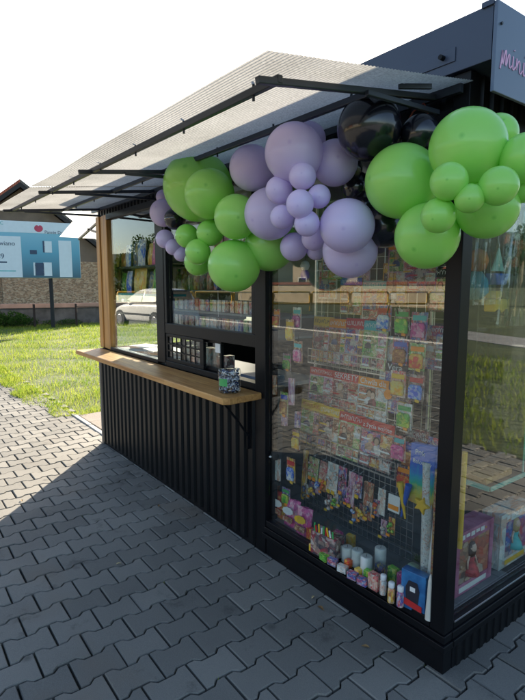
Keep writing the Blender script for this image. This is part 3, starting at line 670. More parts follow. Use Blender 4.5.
for i, (px, py, rp, k, c, cen, lab) in enumerate(BL):
    R = .15
    for _ in range(6):
        P = at(px, py, 1, -(R*.97 + .012 + k)); R = rp*depth(P)/F
    Q = at(CEN[cen][0], CEN[cen][1], 1, -.02)
    o = bpy.data.objects.new('balloon', BM[c]); col.objects.link(o); o.location = P
    kd = Vector(Q - P)
    if i in facing: kd = Vector(P - CAM) + Vector((random.uniform(-.3,.3), random.uniform(-.3,.3), random.uniform(-.1,.3)))
    kd += Vector((random.uniform(-.05,.05), .10, random.uniform(-.03,.08))); kd.normalize()
    o.rotation_euler = (-kd).to_track_quat('Z', 'Y').to_euler(); s = R*.985
    o.scale = (s*random.uniform(.98, 1.02), s*random.uniform(.98, 1.02), s*random.uniform(.95, 1.0))
    tag(o, lab, 'balloon', GRP[c])
# cord the garland hangs from
cordP = [at(x, y, 1, -.03) for x, y in ((404,128),(413,112),(424,103),(428,112),(426,124))]
tag(MB().tube(cordP, .003, 6).build('cord', mat('rust_red_cord', (.28,.06,.03), .7)), 'thin rust red cord tied to the awning brace above the garland', 'cord')
for (xa, ya, yb) in ((189,275,296), (218,290,345), (241,288,345)):
    A = at(xa, ya, 1, -.012); 
    tag(MB().tube([A, A+np.array((0,0,-.10 if ya < 280 else -.17))], .0009, 5).build('ribbon', M['white'], loc=tuple(A)), {189: 'thin pale ribbon hanging below the left small green balloons', 218: 'thin pale ribbon hanging left of the lowest green balloon', 241: 'thin pale ribbon hanging under the lowest big green balloon'}[xa], 'ribbon')

# ================================================================ TUB ON THE COUNTER
T = thing('sweet_tub', 'clear round tub of blue and white wrapped sweets on the end of the counter', 'tub', tuple(at(229.5, 392, 2, .98)))
tc_ = T['_o']; R0 = .066
body = MB().lathe([(R0*.93, .002), (R0, .010), (R0, .125), (R0*.96, .137)], tc_, 28).build('tub', M['cello'], T, smooth=True)
sw = MB()
for _ in range(420):
    a = random.uniform(0, 6.28); rr = R0*.86*math.sqrt(random.uniform(.55, 1)); z = random.uniform(.008, .135)
    p = np.array((tc_[0]+rr*math.cos(a), tc_[1]+rr*math.sin(a), tc_[2]+z)); d = rng.normal(0, 1, 3); d /= np.linalg.norm(d); e = np.cross(d, rng.normal(0, 1, 3)); e /= np.linalg.norm(e); q = np.cross(d, e)
    l_, w_ = random.uniform(.006, .010), random.uniform(.003, .0055)
    sw.add([p-d*l_-e*w_, p-d*l_+e*w_, p+q*w_, p+d*l_-e*w_, p+d*l_+e*w_, p-q*w_], [(0,1,2),(0,5,1),(3,2,4),(3,4,5),(0,2,3,5),(1,5,4,2)])
def sweets_mat():
    m, nt, p = nm('foil_wrappers'); ge = N(nt,'ShaderNodeNewGeometry'); cr = N(nt,'ShaderNodeValToRGB'); cr.color_ramp.interpolation='CONSTANT'; e = cr.color_ramp.elements
    e[0].color=(.66,.68,.72,1); e[1].position=.46; e[1].color=(.025,.05,.14,1); x=e.new(.66); x.color=(.012,.013,.018,1); x=e.new(.86); x.color=(.35,.40,.50,1)
    L(nt, ge.outputs['Random Per Island'], cr.inputs['Fac']); L(nt, cr.outputs['Color'], p.inputs['Base Color']); p.inputs['Roughness'].default_value=.25; return m
sw.build('wrapped_sweets', sweets_mat(), T)
vv = np.array((CAM[0]-tc_[0], CAM[1]-tc_[1])); a0 = math.atan2(vv[1], vv[0]) - .62
lb = MB(); v = []; f = []
for q in range(7):
    a = a0 - .42 + .84*q/6
    for rr in (R0*1.005, R0*1.02):
        for z in (.045, .088): v.append((tc_[0]+rr*math.cos(a), tc_[1]+rr*math.sin(a), tc_[2]+z))
for q in range(6):
    b = q*4; f += [(b, b+1, b+5, b+4), (b+2, b+6, b+7, b+3), (b, b+4, b+6, b+2), (b+1, b+3, b+7, b+5)]
lb.add(v, f).build('label', M['green'], T)

# ================================================================ IN THE DISPLAY WINDOW
RY = .30                                                  # the rack stands about 30 cm behind the glass
Rk = thing('wire_rack', 'tall chromed wire rack with pocket shelves behind the front display glass', 'rack', (-.7, RY, .2))
def grid(m, x0, x1, z0, z1, y, px_, pz_, r=.0016):
    n = int(round((x1-x0)/px_)); k = int(round((z1-z0)/pz_))
    for i in range(n+1): m.bar((x0+(x1-x0)*i/n, y, z0), (x0+(x1-x0)*i/n, y, z1), 2*r, 2*r)
    for j in range(k+1): m.bar((x0, y-.003, z0+(z1-z0)*j/k), (x1, y-.003, z0+(z1-z0)*j/k), 2*r, 2*r)
    return m
grid(MB(), -1.18, -.20, .65, 2.05, RY+.06, .052, .06, .0013).build('grid', M['wire'], Rk)
grid(MB(), -1.18, -.38, .23, .62, RY-.01, .036, .04, .0014).build('grid', M['wire'], Rk)
fr = MB()
for x in (-1.185, -.375): fr.bar((x, RY+.065, .2), (x, RY+.065, 2.08), .012, .012)
for z in (.225, .63, 2.07): fr.bar((-1.185, RY+.065, z), (-.375, RY+.065, z), .01, .01)
fr.build('frame', M['wire'], Rk)
for z, y, x1 in ((.64, RY-.06, -.46), (.885, RY-.02, -.42), (1.135, RY+.02, -.60)):
    p_ = MB(); p_.bar((-1.2, y, z), (x1, y, z), .008, .008); p_.bar((-1.2, y, z+.085), (x1, y, z+.085), .005, .005); p_.bar((-1.2, y, z+.04), (x1, y, z+.04), .004, .004)
    n = 18
    for i in range(n+1):
        x = -1.2+(x1+1.2)*i/n; p_.bar((x, y, z), (x, y, z+.085), .0025, .0025); p_.bar((x, y, z), (x, RY+.055, z+.004), .0025, .0025)
    p_.build('pocket', M['wire'], Rk)
MB().box(-1.19, -.30, RY-.075, RY-.06, .198, .222).build('base_bar', M['interior'], Rk)

SK = [(.72,.50,.38),(.60,.38,.28)]                        # printed skin tones
def face_print(mb_list, x, y, z, s, m_skin, m_hair, par):
    pass
pal = {
 'vred': [(.70,.04,.04),(.72,.50,.06),(.60,.10,.04)], 'vyellow': [(.80,.52,.03),(.75,.30,.03),(.70,.55,.20)], 'vblue': [(.03,.12,.60),(.10,.30,.60),(.70,.70,.66)], 'vgreen': [(.15,.50,.06),(.60,.60,.08),(.06,.25,.05)], 'vpink': [(.75,.10,.30),(.75,.45,.50),(.40,.05,.20)], 'vbrown': [(.40,.15,.05),(.70,.40,.10),(.25,.08,.03)], 'vdark': [(.04,.05,.09),(.50,.35,.05),(.05,.10,.25)],
 'red': [(.62,.06,.08),(.70,.55,.42),(.72,.68,.60),(.20,.12,.10),(.60,.35,.25)],
 'pink': [(.62,.22,.30),(.72,.52,.42),(.74,.70,.66),(.22,.10,.12),(.45,.28,.42)],
 'yellow': [(.72,.45,.05),(.62,.40,.22),(.70,.62,.45),(.25,.14,.06),(.55,.12,.06)],
 'green': [(.12,.38,.08),(.55,.60,.30),(.70,.66,.52),(.08,.16,.06),(.60,.40,.2)],
 'blue': [(.05,.10,.35),(.35,.42,.55),(.70,.55,.45),(.08,.08,.14),(.55,.08,.10)],
 'dark': [(.05,.05,.06),(.42,.30,.22),(.65,.58,.50),(.15,.12,.12),(.30,.05,.06)],
 'white': [(.70,.70,.66),(.55,.62,.58),(.72,.66,.55),(.30,.36,.34),(.60,.30,.2)],
 'brown': [(.28,.15,.08),(.55,.36,.20),(.66,.55,.42),(.12,.07,.05),(.50,.10,.05)]}
PM = {}
def pm(c, seed, scale=4, fine=20):
    k = (c, seed % 5, scale, fine)
    if k not in PM: PM[k] = print_mat('printed_'+c, pal[c], scale, seed % 5, fine=fine)
    return PM[k]
TX = {'w': M['paper'], 'r': M['red'], 'y': M['yellow'], 'k': M['ink'], 'b': M['blue'], 'g': M['green'], 'o': M['orange'], 't': M['teal']}
def magazine(x, z, wd, ht, y, c, band, title, tcol, lab, seed, tilt=.10, thick=.006, turn=0, pict=True, two=False, cat='magazine', name='magazine', grp='magazines in the rack'):
    """front lower left corner x, bottom z; leans back by tilt"""
    o = thing(name, lab, cat, (x, y, z), grp)
    ln = math.sin(tilt); up = math.cos(tilt); ct_, st_ = math.cos(turn), math.sin(turn)
    def P(u, q, d): return (x + u*ct_ + d*st_*0, y + u*st_ + q*ln + d, z + q*up)
    def plate(nm_, u0, u1, q0, q1, d0, d1, m_): return MB().prism([(u0,q0),(u1,q0),(u1,q1),(u0,q1)], lambda a, b, t: P(a, b, t), d0, d1).build(nm_, m_, o)
    plate('cover', 0, wd, 0, ht, 0, thick, pm(c, seed))
    if pict:
        g = random.Random(seed*7+1)
        def rect(nm_, u0, u1, q0, q1, lift, m_): plate(nm_, wd*u0, wd*u1, ht*q0, ht*q1, lift-.0004, lift, m_)
        def figure(cu, cq, r, k):
            MB().prism([(wd*cu-wd*r*1.7, ht*cq-wd*r*3.2), (wd*cu+wd*r*1.7, ht*cq-wd*r*3.2), (wd*cu+wd*r*1.5, ht*cq-wd*r*1.7), (wd*cu+wd*r*.4, ht*cq-wd*r*.9), (wd*cu-wd*r*.4, ht*cq-wd*r*.9), (wd*cu-wd*r*1.5, ht*cq-wd*r*1.7)], lambda a, b, t: P(a, b, t), -.0012, -.0010).build('printed_dress', dress[k % 6], o)
            MB().prism([(wd*cu+wd*r*1.18*math.cos(a), ht*cq+wd*r*.25+wd*r*1.25*math.sin(a)) for a in np.linspace(-.7, math.pi+.7, 12)], lambda a, b, t: P(a, b, t), -.0014, -.0013).build('printed_hair', mat_hair[k % 3], o)
            MB().prism([(wd*cu+wd*r*.8*math.cos(a), ht*cq+wd*r*1.05*math.sin(a)) for a in np.linspace(0, 2*math.pi, 13)[:-1]], lambda a, b, t: P(a, b, t), -.0017, -.0015).build('portrait', mat_skin[k % 2], o)
        rect('picture', .05, .60, .26, .76, -.0002, pm(['dark','brown','blue','green'][seed % 4], seed+2, 3, 14))
        rect('picture', .63, .96, .50, .76, -.0002, pm(['brown','white','yellow','pink'][seed % 4], seed+1, 3, 12)); rect('picture', .63, .96, .26, .47, -.0002, pm(['white','green','dark','red'][seed % 4], seed+3, 3, 12))
        for k in range(3): rect('picture', .05+.31*k, .33+.31*k, .04, .22, -.0002, pm(['red','yellow','white','blue','dark'][(seed+k) % 5], seed+k, 3, 12))
        figure(.24+.08*(seed % 3), .60, .085, seed)
        if two: figure(.52, .57, .085, seed+1)
        elif seed % 2: figure(.79, .66, .05, seed+2)
    if band: plate('title_band', 0, wd, ht*.80, ht, -.0012, -.0002, TX[band])
    if title:
        text('title', title, .05, P(wd*.06, ht*.835, -.0016), np.array(P(1,0,0))-np.array(P(0,0,0)), np.array(P(0,1,0))-np.array(P(0,0,0)), TX[tcol], o, width=wd*(.86 if len(title) > 4 else .55), thick=.0004)
    else:
        bars = MB(); g = random.Random(seed+40); u = .06
        while u < .86:                                        # a masthead too blurred to read
            w2 = g.uniform(.05, .09); bars.prism([(wd*u, ht*.86),(wd*(u+.016), ht*.86),(wd*(u+.022), ht*.94),(wd*(u+.006), ht*.94)], lambda a, b, t: P(a, b, t), -.0016, -.0013)
            q = g.choice([.85, .89, .93]); bars.prism([(wd*(u+.03), ht*q),(wd*(u+w2-.02), ht*q),(wd*(u+w2-.02), ht*(q+.022)),(wd*(u+.03), ht*(q+.022))], lambda a, b, t: P(a, b, t), -.0016, -.0013); u += w2
        bars.build('title', TX[tcol], o)
    ln_ = MB(); g = random.Random(seed)
    for q in range(4):
        qq = ht*(.06+.17*q); u0 = wd*g.choice([.05, .6]); ln_.prism([(u0,qq),(u0+wd*g.uniform(.2,.36),qq),(u0+wd*.3,qq+ht*.035),(u0,qq+ht*.035)], lambda a, b, t: P(a, b, t), -.0019, -.0015)
    ln_.build('caption', TX[g.choice('wyrw')], o)
    return o
mat_skin = [mat('printed_skin', (.62,.42,.31), .4, var=.1), mat('printed_skin_tan', (.52,.33,.22), .4, var=.1)]
dress = [mat('printed_cloth_%d' % k, c, .4, var=.3, scale=40) for k, c in enumerate(((.30,.08,.08),(.10,.12,.22),(.45,.40,.34),(.05,.05,.06),(.42,.26,.18),(.60,.58,.54)))]
mat_hair = [mat('printed_brown_hair', (.10,.05,.03), .4), mat('printed_blonde_hair', (.50,.34,.14), .4), mat('printed_black_hair', (.02,.015,.015), .4)]
# upper pocket
row1 = [('yellow','y',None,'k','yellow topped magazine at the left end of the upper rack pocket'), ('pink','o',None,'w','pink magazine second from the left in the upper rack pocket'), ('red','r',None,'w','red headed magazine third in the upper rack pocket'), ('green','t',None,'w','green headed magazine at the right end of the upper rack pocket')]
for i, (c, b, t, tcl, lab) in enumerate(row1): magazine(-1.185+i*.137, 1.15+.002*i, .165, .265-.008*(i % 2), RY+.028-.004*i, c, b, t, tcl, lab, i)
magazine(-.655, 1.10, .135, .24, RY+.03, 'white', None, None, 'g', 'white puzzle magazine with green lines beside the upper rack pocket', 3, pict=False)
magazine(-.60, .955, .165, .26, RY-.005, 'blue', 'k', 'Vera', 'w', 'dark blue magazine with an orange disc standing right of the upper pocket', 2)
MB_ = MB().prism([(.026*math.cos(a), .026*math.sin(a)) for a in np.linspace(0, 2*math.pi, 21)[:-1]], lambda u, q, t: (-.555+u, RY-.0145+t+q*.1, 1.05+q), -.002, .0)
d_ = MB_.build('badge', M['orange'], [o for o in col.objects if o.name.startswith('magazine') and o.type == 'EMPTY'][-1])
row2 = [('pink','r',None,'w','pink magazine at the left of the middle rack pocket'), ('red','r','SEKRETY','w','red headed story magazine in the centre of the middle rack pocket'), ('white','o','Chwila dla','w','family magazine with two smiling faces at the right of the middle rack pocket')]
for i, (c, b, t, tcl, lab) in enumerate(row2): magazine(-1.17+i*.20, .90, .205, .215, RY-.008-.005*i, c, b, t, tcl, lab, i+3, two=(i == 2))
row3 = [('yellow','y',None,'r','yellow headed magazine at the left of the lower rack pocket'), ('brown','y',None,'w','brown and orange magazine second in the lower rack pocket'), ('green','r',None,'w','green patterned magazine in the middle of the lower rack pocket'), ('dark','r','z życia wzięte','w','dark story magazine with two women at the right of the lower rack pocket')]
for i, (c, b, t, tcl, lab) in enumerate(row3): magazine(-1.20+i*.165, .655, .19 if i < 3 else .22, .262-.004*i, RY-.052-.004*i, c, b, t, tcl, lab, i+7, two=(i == 3))
for i, (x, z, c, lab) in enumerate(((-.50, .68, 'dark', 'dark comic standing behind the right end of the lower rack pocket'), (-.44, .66, 'blue', 'blue comic partly hidden beside the lower rack pocket'), (-1.14, 1.52, 'white', 'pale booklet clipped high on the left of the wire rack'), (-.90, 1.50, 'pink', 'pink booklet clipped high in the middle of the wire rack'), (-.66, 1.50, 'yellow', 'sand coloured booklet clipped high on the right of the wire rack'), (-.42, 1.20, 'blue', 'blue folder hanging on the right side of the wire rack'))):
    magazine(x, z, .15, .21, RY+.04, c, None, None, 'w', lab, i+12, tilt=.02)
# cards hanging on the lower grid
cards = [(-1.175,.31,.045,.29,'yellow','long narrow strip card of yellow toys at the left of the lower grid'),(-1.115,.45,.085,.13,'green','green card of small toys on the lower grid'),
 (-1.02,.46,.06,.12,'red','red card of small toys on the lower grid'),(-.955,.42,.085,.17,'white','white card of striped toys on the lower grid'),(-.86,.44,.06,.15,'blue','blue card of small toys on the lower grid'),
 (-.79,.39,.05,.19,'pink','tall pale pink card on the lower grid'),(-.735,.46,.05,.12,'blue','blue card of small toys right of the tall pale pink one'),(-.675,.36,.065,.20,'brown','tall brown card with a yellow tag on the lower grid'),
 (-.575,.42,.048,.135,'white','white blister card with black print on the right of the lower grid'),(-.505,.465,.07,.085,'white','small white card with an orange strip at the right end of the lower grid')]
for i, (x, z, wd, ht, c, lab) in enumerate(cards):
    o = thing('hanging_card', lab, 'card', (x, RY-.03, z), 'cards hanging on the lower grid')
    tl = random.uniform(-.05, .05)
    fn = lambda u, q, t, x=x, z=z, tl=tl: (x+u+q*tl, RY-.032+t-.02*(1-q/.2), z+q)
    MB().prism([(0,0),(wd,0),(wd,ht),(0,ht)], fn, 0, .004).build('card', pm(c, i, 3.5, 14) if i != 9 else M['paper'], o)
    t = MB(); 
    for k in range(2 if i in (1,2,3) else 1): t.prism([(wd*.1+k*.035,-.006),(wd*.1+.026+k*.035,-.008),(wd*.1+.026+k*.035,.012),(wd*.1+k*.035,.014)], fn, -.004, -.001)
    if i < 8: t.build('price_tag', M['orange'] if i % 3 == 1 else M['yellow'], o)
    elif i == 9: MB().prism([(.004,.012),(wd-.004,.012),(wd-.004,.035),(.004,.035)], fn, -.003, -.001).build('strip', M['orange'], o)
    if i in (1, 3, 4, 6):
        b = MB()
        for q in range(9): 
            u, r_ = random.uniform(.01, wd-.01), random.uniform(.006, .011); qq = random.uniform(.03, ht-.02); cc = fn(u, qq, -.008)
            b.lathe([(.001,-r_), (r_*.8,-r_*.6), (r_,0), (r_*.8,r_*.6), (.001,r_)], cc, 8)
        b.build('toys', pm('white' if i == 3 else ('dark' if i == 4 else 'red'), i+1, 5, 12), o)
    MB().tube([(x+wd/2, RY-.028, z+ht+.004), (x+wd/2, RY-.045, z+ht+.008), (x+wd/2, RY-.012, z+ht+.016)], .0015, 6).build('hook', M['wire'], o)
TOY = ['dark','yellow','blue','red','white','green','dark','pink','blue','yellow','dark','red','white','green']
for i, c in enumerate(TOY):
    x, z = -1.13+.050*i, .345+.03*((i*5) % 4); o = thing('hanging_toy', '%s trinket with a bright price tag, %s along the lower grid' % ({'dark': 'black'}.get(c, c), ['first','second','third','fourth','fifth','sixth','seventh','eighth','ninth','tenth','eleventh','twelfth','thirteenth','fourteenth'][i]), 'toy', (x, RY-.06, z), 'trinkets hung along the lower grid')
    g = random.Random(i+90); b = MB()
    for q in range(5):
        r_ = g.uniform(.007, .013); b.lathe([(.001,-r_), (r_*.8,-r_*.6), (r_,0), (r_*.8,r_*.6), (.001,r_)], (x+g.uniform(-.013,.013), RY-.06+g.uniform(-.006,.006), z+g.uniform(-.02,.035)), 10)
    b.build('toy', pm('v'+c if 'v'+c in pal else c, i, 4, 12), o, smooth=True)
    MB().box(x-.02, x+.02, RY-.047, RY-.0455, z-.035, z+.055).build('card', pm(['white','blue','pink','yellow','dark'][i % 5], i, 3, 12), o)
    MB().box(x-.011, x+.011, RY-.078, RY-.076, z-.034, z-.020).build('price_tag', M['orange'] if i % 2 else M['yellow'], o)
    MB().tube([(x, RY-.06, z+.03), (x, RY-.02, z+.09)], .001, 6).build('string', M['wire_black'], o)
# things hung on the left inside of the window
def at_y(px, py, y): return at(px, py, 1, y)
H = [(268, 448, .05, .09, 'white', 'blue and white toy card hung at the far left of the front window'), (276, 470, .055, .14, 'white', 'pale hanging pack with a black round top in the front window'), (283, 420, .05, .08, 'pink', 'pink hanging pack above the pale one in the front window'), (272, 385, .06, .12, 'brown', 'brown hanging pack at the left of the front window'), (290, 392, .05, .16, 'pink', 'rosy hanging pack left of the rack'), (296, 420, .045, .10, 'blue', 'violet hanging pack left of the lower rack pocket')]
for i, (px, py, wd, ht, c, lab) in enumerate(H):
    P = at_y(px, py, .045+.02*(i % 3)); o = thing('hanging_pack', lab, 'pack', tuple(P), 'packs hung at the left of the front window')
    MB().prism([(-wd/2,-ht/2),(wd/2,-ht/2+.006),(wd/2,ht/2),(-wd/2,ht/2-.004)], lambda u, q, t: (P[0]+u, P[1]+t+.01*math.cos(u*40), P[2]+q), 0, .012).build('pack', pm(c, i+1, 3, 10), o, bevel=.003)
    MB().tube([(P[0], P[1]+.006, P[2]+ht/2), (P[0], P[1]+.006, P[2]+ht/2+.16)], .0012, 6).build('string', M['wire_black'], o)
    if i == 1:
        MB().lathe([(.002,-.028), (.02,-.022), (.028,0), (.02,.022), (.002,.028)], (P[0], P[1]-.012, P[2]+ht/2+.02), 16).build('round_top', M['rubber'], o, smooth=True)
        MB().lathe([(.002,-.006), (.010,0), (.002,.006)], (P[0], P[1]-.042, P[2]+ht/2+.02), 12).build('button', M['paper'], o, smooth=True)
        MB().box(P[0]-.03, P[0]+.03, P[1]-.004, P[1]+.014, P[2]-ht/2-.02, P[2]-ht/2+.006).build('dark_base', M['rubber'], o, bevel=.004)
def blister(px, py, y, wd, ht, c, lab, i, grp):
    P = at_y(px, py, y); o = thing('blister_pack', lab, 'pack', tuple(P), grp); g = random.Random(i); tl = g.uniform(-.06, .06)
    fn = lambda u, q, t: (P[0]+u+q*tl, P[1]+t+.08*u*g.choice([1]), P[2]+q)
    MB().prism([(-wd/2,-ht/2),(wd/2,-ht/2),(wd/2,ht/2),(.008,ht/2),(0,ht/2-.006),(-.008,ht/2),(-wd/2,ht/2)], fn, 0, .002).build('card', pm(c, i, 3, 12), o)
    MB().prism([(-wd*.4,-ht*.42),(wd*.4,-ht*.42),(wd*.42,.0),(wd*.3,ht*.12),(-wd*.3,ht*.12),(-wd*.42,.0)], fn, -.014, -.0005).build('toy', pm('v'+['red','yellow','blue','green','pink','brown'][i % 6], i, 2.5, 7), o, bevel=.004)
    MB().prism([(-wd*.42,ht*.2),(wd*.42,ht*.2),(wd*.42,ht*.38),(-wd*.42,ht*.38)], fn, -.0012, -.0004).build('title_strip', TX['ryobtg'[(i*5+2) % 6]], o)
    if i % 3 != 1: MB().prism([(wd*.1,-ht*.5),(wd*.1+.022,-ht*.52),(wd*.1+.022,-ht*.52+.014),(wd*.1,-ht*.5+.014)], fn, -.017, -.015).build('price_tag', M['orange'] if i % 2 else M['yellow'], o)
    MB().tube([P+np.array((0,0,ht/2)), P+np.array((0,.004,ht/2+.03))], .0011, 6).build('string', M['wire_black'], o)
cn = ['red','yellow','blue','green','pink','brown','white','dark']; cw = {'dark': 'black'}
BP = [(276,318,'red','at the top left'),(290,330,'yellow','second down at the left'),(272,352,'blue','third down at the left edge'),(287,362,'pink','left of the upper rack pocket'),(298,352,'brown','touching the upper rack pocket'),
 (284,404,'green','left of the middle rack pocket'),(270,412,'white','by the black post at counter height'),(296,440,'dark','left of the lower rack pocket'),(291,470,'yellow','left of the long strip card'),(286,496,'blue','lowest in the left column'),(297,318,'white','by the top left rack corner')]
for i, (px, py, c, w_) in enumerate(BP): blister(px, py, .06+.03*(i % 4), .065, .10+.02*(i % 3), c, '%s toy pack hanging %s of the front window' % (cw.get(c, c), w_), i, 'toy packs hung in the left column of the front window')
BR = [(384,318,'blue','first row, left'),(402,322,'dark','first row, middle'),(419,326,'blue','first row, right'),(400,352,'blue','second row, middle'),(417,357,'green','second row, right'),(398,384,'red','third row, by the rack pocket'),(416,388,'dark','third row, right'),(404,416,'white','fourth row, middle'),(398,448,'red','fifth row, left'),(409,455,'blue','fifth row, right'),(404,478,'dark','lowest row, above the white cards')]
for i, (px, py, c, w_) in enumerate(BR): blister(px, py, RY-.02-.01*(i % 3), .085, .13, c, '%s toy pack on the right side of the rack, %s' % (cw.get(c, c), w_), i+20, 'toy packs hung on the right side of the rack')
for i, (px, py, c, w_) in enumerate(((322,262,'green','leftmost'),(388,262,'pink','third'),(408,272,'blue','fourth'),(340,296,'yellow','lower left'),(362,300,'red','lower middle'),(428,290,'dark','rightmost'))):
    magazine(at_y(px, py, RY+.03)[0], at_y(px, py, RY+.03)[2]-.1, .16, .20, RY+.03, c, 'roybtk'[i], None, 'w', '%s covered magazine clipped at the top of the rack, %s there' % (cw.get(c, c), w_), i+30, tilt=.02, grp='magazines clipped at the top of the rack')
P = at_y(305, 268, .05); o = thing('hanging_toy', 'small doll shaped toy with a pale round head hanging under the lilac balloons', 'toy', tuple(P))
MB().lathe([(.002,-.026),(.018,-.02),(.026,0),(.018,.02),(.002,.026)], (P[0], P[1], P[2]+.012), 18).build('head', M['white'], o, smooth=True)
MB().lathe([(.012,-.062),(.024,-.05),(.022,-.025),(.014,-.012)], tuple(P), 16).build('body', mat('violet_plastic', (.25,.14,.50), .4), o, smooth=True)
MB().tube([P+np.array((0,0,.036)), P+np.array((0,0,.2))], .001, 6).build('string', M['wire_black'], o)
P = at_y(393, 297, .12); o = thing('hanging_toy', 'black and white toy figure with long legs hanging against the wire rack', 'toy', tuple(P))
MB().box(P[0]-.018, P[0]+.018, P[1]-.008, P[1]+.008, P[2]-.012, P[2]+.02).build('body', pm('white', 4, 6, 12), o, bevel=.005)
for s in (-1, 1): MB().tube([P+np.array((s*.01,0,-.01)), P+np.array((s*.022,0,-.045)), P+np.array((s*.03,0,-.075))], .0035, 8).build('leg', M['rubber'], o, smooth=True)
MB().tube([P+np.array((0,0,.02)), P+np.array((0,0,.2))], .001, 6).build('string', M['wire_black'], o)

# on the display floor
FZ = .199
def bag(px, py, wd, ht, c, lab, seed, y=None, turn=.15, name='snack_bag', grp='snack bags on the display floor', P=None, thick=.05):
    if P is None: P = at(px, py, 2, FZ)
    o = thing(name, lab, 'bag', tuple(P), grp)
    v = []; f = []; nu, nq = 8, 10
    for sgn in (-1, 1):
        for q in range(nq+1):
            for u in range(nu+1):
                a, b = u/nu, q/nq; th = thick/2*math.sin(math.pi*a)**.6*math.sin(math.pi*min(.98, max(.03, b)))**.55 + .004*math.sin(9*a+seed+5*b)
                x_ = (a-.5)*wd*(1-.06*math.sin(math.pi*b)); ct_, st_ = math.cos(turn), math.sin(turn); y_ = sgn*max(th, .001) + .02*b
                v.append((P[0]+x_*ct_-y_*st_, P[1]+x_*st_+y_*ct_+thick/2, P[2]+b*ht))
    k = (nu+1)*(nq+1)
    for s in (0, 1):
        for q in range(nq):
            for u in range(nu): a = s*k+q*(nu+1)+u; f.append((a, a+1, a+nu+2, a+nu+1))
    b_ = MB().add(v, f); b_.build('bag', pm('v'+c, seed, 2.2, 9), o, smooth=True)
    return o
for px, py, wd, ht, c, lab, sd in ((268, 509, .11, .165, 'brown', 'brown snack bag nearest the black post in the front window', 1), (277, 519, .105, .155, 'red', 'red snack bag, second from the black post', 2), (288, 528, .11, .16, 'pink', 'pink snack bag, third from the black post', 3), (300, 538, .105, .165, 'vpink', 'violet and pink snack bag, fourth from the black post', 4)):
    P = at(px, py, 2, FZ); bg_ = bag(px, py, wd, ht, c.lstrip('v') if c == 'vpink' else c, lab, sd, turn=.2)
    MB().prism([(.036*math.cos(a)*(1+.12*(k % 2)), .6*.036*math.sin(a)*(1+.12*(k % 2))) for k, a in enumerate(np.linspace(0, 2*math.pi, 19)[:-1])], lambda u, q, t: (P[0]+u*.98+.002, P[1]+t+u*.2, P[2]+ht*.66+q), -.006, -.003).build('printed_badge', [M['yellow'], M['paper'], M['white'], M['yellow']][sd-1], bg_)
    MB().prism([(-.035,-.012),(.03,-.02),(.038,.012),(-.03,.02)], lambda u, q, t: (P[0]+u*.98, P[1]+t+u*.2, P[2]+ht*.34+q), -.007, -.003).build('printed_picture', pm('brown', sd, 3, 9), bg_)
def carton(px, py, wd, dp, ht, c, lab, seed, name='carton', cat='box', grp=None, turn=0, P=None, extra=None):
    if P is None: P = at(px, py, 2, FZ)
    o = thing(name, lab, cat, tuple(P), grp); ct_, st_ = math.cos(turn), math.sin(turn)
    fn = lambda x, y, z: (P[0]+x*ct_-y*st_, P[1]+x*st_+y*ct_, P[2]+z)
    MB().prism([(-wd/2,0),(wd/2,0),(wd/2,dp),(-wd/2,dp)], fn, 0, ht).build('carton', pm(c, seed, 3, 9) if isinstance(c, str) else c, o, bevel=.002)
    if extra: extra(o, fn)
    return o
def pens(o, fn):
    for k in range(9):
        x = -.062+.0155*k; MB().tube([fn(x, .012, .115), fn(x+random.uniform(-.01,.01), .004, .165+random.uniform(-.01,.01))], .0045, 8).build('pen', [M['green'], M['red'], M['yellow'], M['paper']][k % 4], o)
carton(322, 558, .16, .08, .125, 'dark', 'black display box of coloured pens on the display floor', 2, 'pen_box', turn=.1, extra=pens)
for i, (px, py, hh, lab) in enumerate(((337, 556, .085, 'white pillar candle at the left end of the candle row'), (347, 561, .09, 'white pillar candle second in the row'), (357, 566, .10, 'white pillar candle third in the row'), (366, 574, .105, 'front white pillar candle of the row'), (380, 568, .12, 'tallest white pillar candle at the right end of the row'))):
    P = at(px, py+2, 2, FZ); o = thing('candle', lab, 'candle', tuple(P), 'white candles on the display floor')
    MB().lathe([(.026, 0), (.0285, .004), (.0285, hh-.006), (.024, hh), (.010, hh-.004)], P, 24).build('wax', mat('white_wax', (.62,.64,.60), .35, var=.05) if i == 0 else bpy.data.materials['white_wax'], o, smooth=True)
    MB().tube([P+np.array((0,0,hh-.005)), P+np.array((.002,0,hh+.01))], .0012, 6).build('wick', M['ink'], o)
for i, (px, py, c, lab) in enumerate(((331, 566, 'blue', 'small blue packet first in the front row at the glass'), (341, 573, 'white', 'small pale blue packet second in the front row'), (351, 580, 'blue', 'small blue packet third in the front row'), (361, 586, 'blue', 'small blue packet fourth in the front row, before the red box'))):
    carton(px, py, .05, .03, .035, c, lab, i, 'small_packet', 'packet', 'small packets along the glass', turn=.2)
for i, (px, py, wd, ht, c, lab) in enumerate(((309,541,.05,.07,'red','red carton squeezed between the violet bag and the pen box'),(312,552,.045,.04,'yellow','little yellow packet at the glass before the pen box'),(322,561,.05,.035,'green','little green packet at the glass before the pen box'),(336,548,.05,.09,'pink','pink carton behind the left end of the candle row'),(349,549,.045,.075,'yellow','yellow carton behind the candle row'),(391,584,.05,.08,'green','green carton behind the capped bottles'),(378,579,.05,.07,'dark','black carton behind the small red box'),(401,592,.05,.085,'pink','pink carton behind the blue capped bottle'),(346,570,.03,.05,'red','thin red packet between the candles and the front row'),(356,578,.03,.045,'yellow','thin yellow packet between the candles and the front row'),(366,583,.035,.06,'green','thin green packet left of the small red box'))):
    carton(px, py, wd, .03, ht, 'v'+c, lab, i, 'carton', 'box', 'small cartons crowded along the glass', turn=.15*math.sin(i*2))
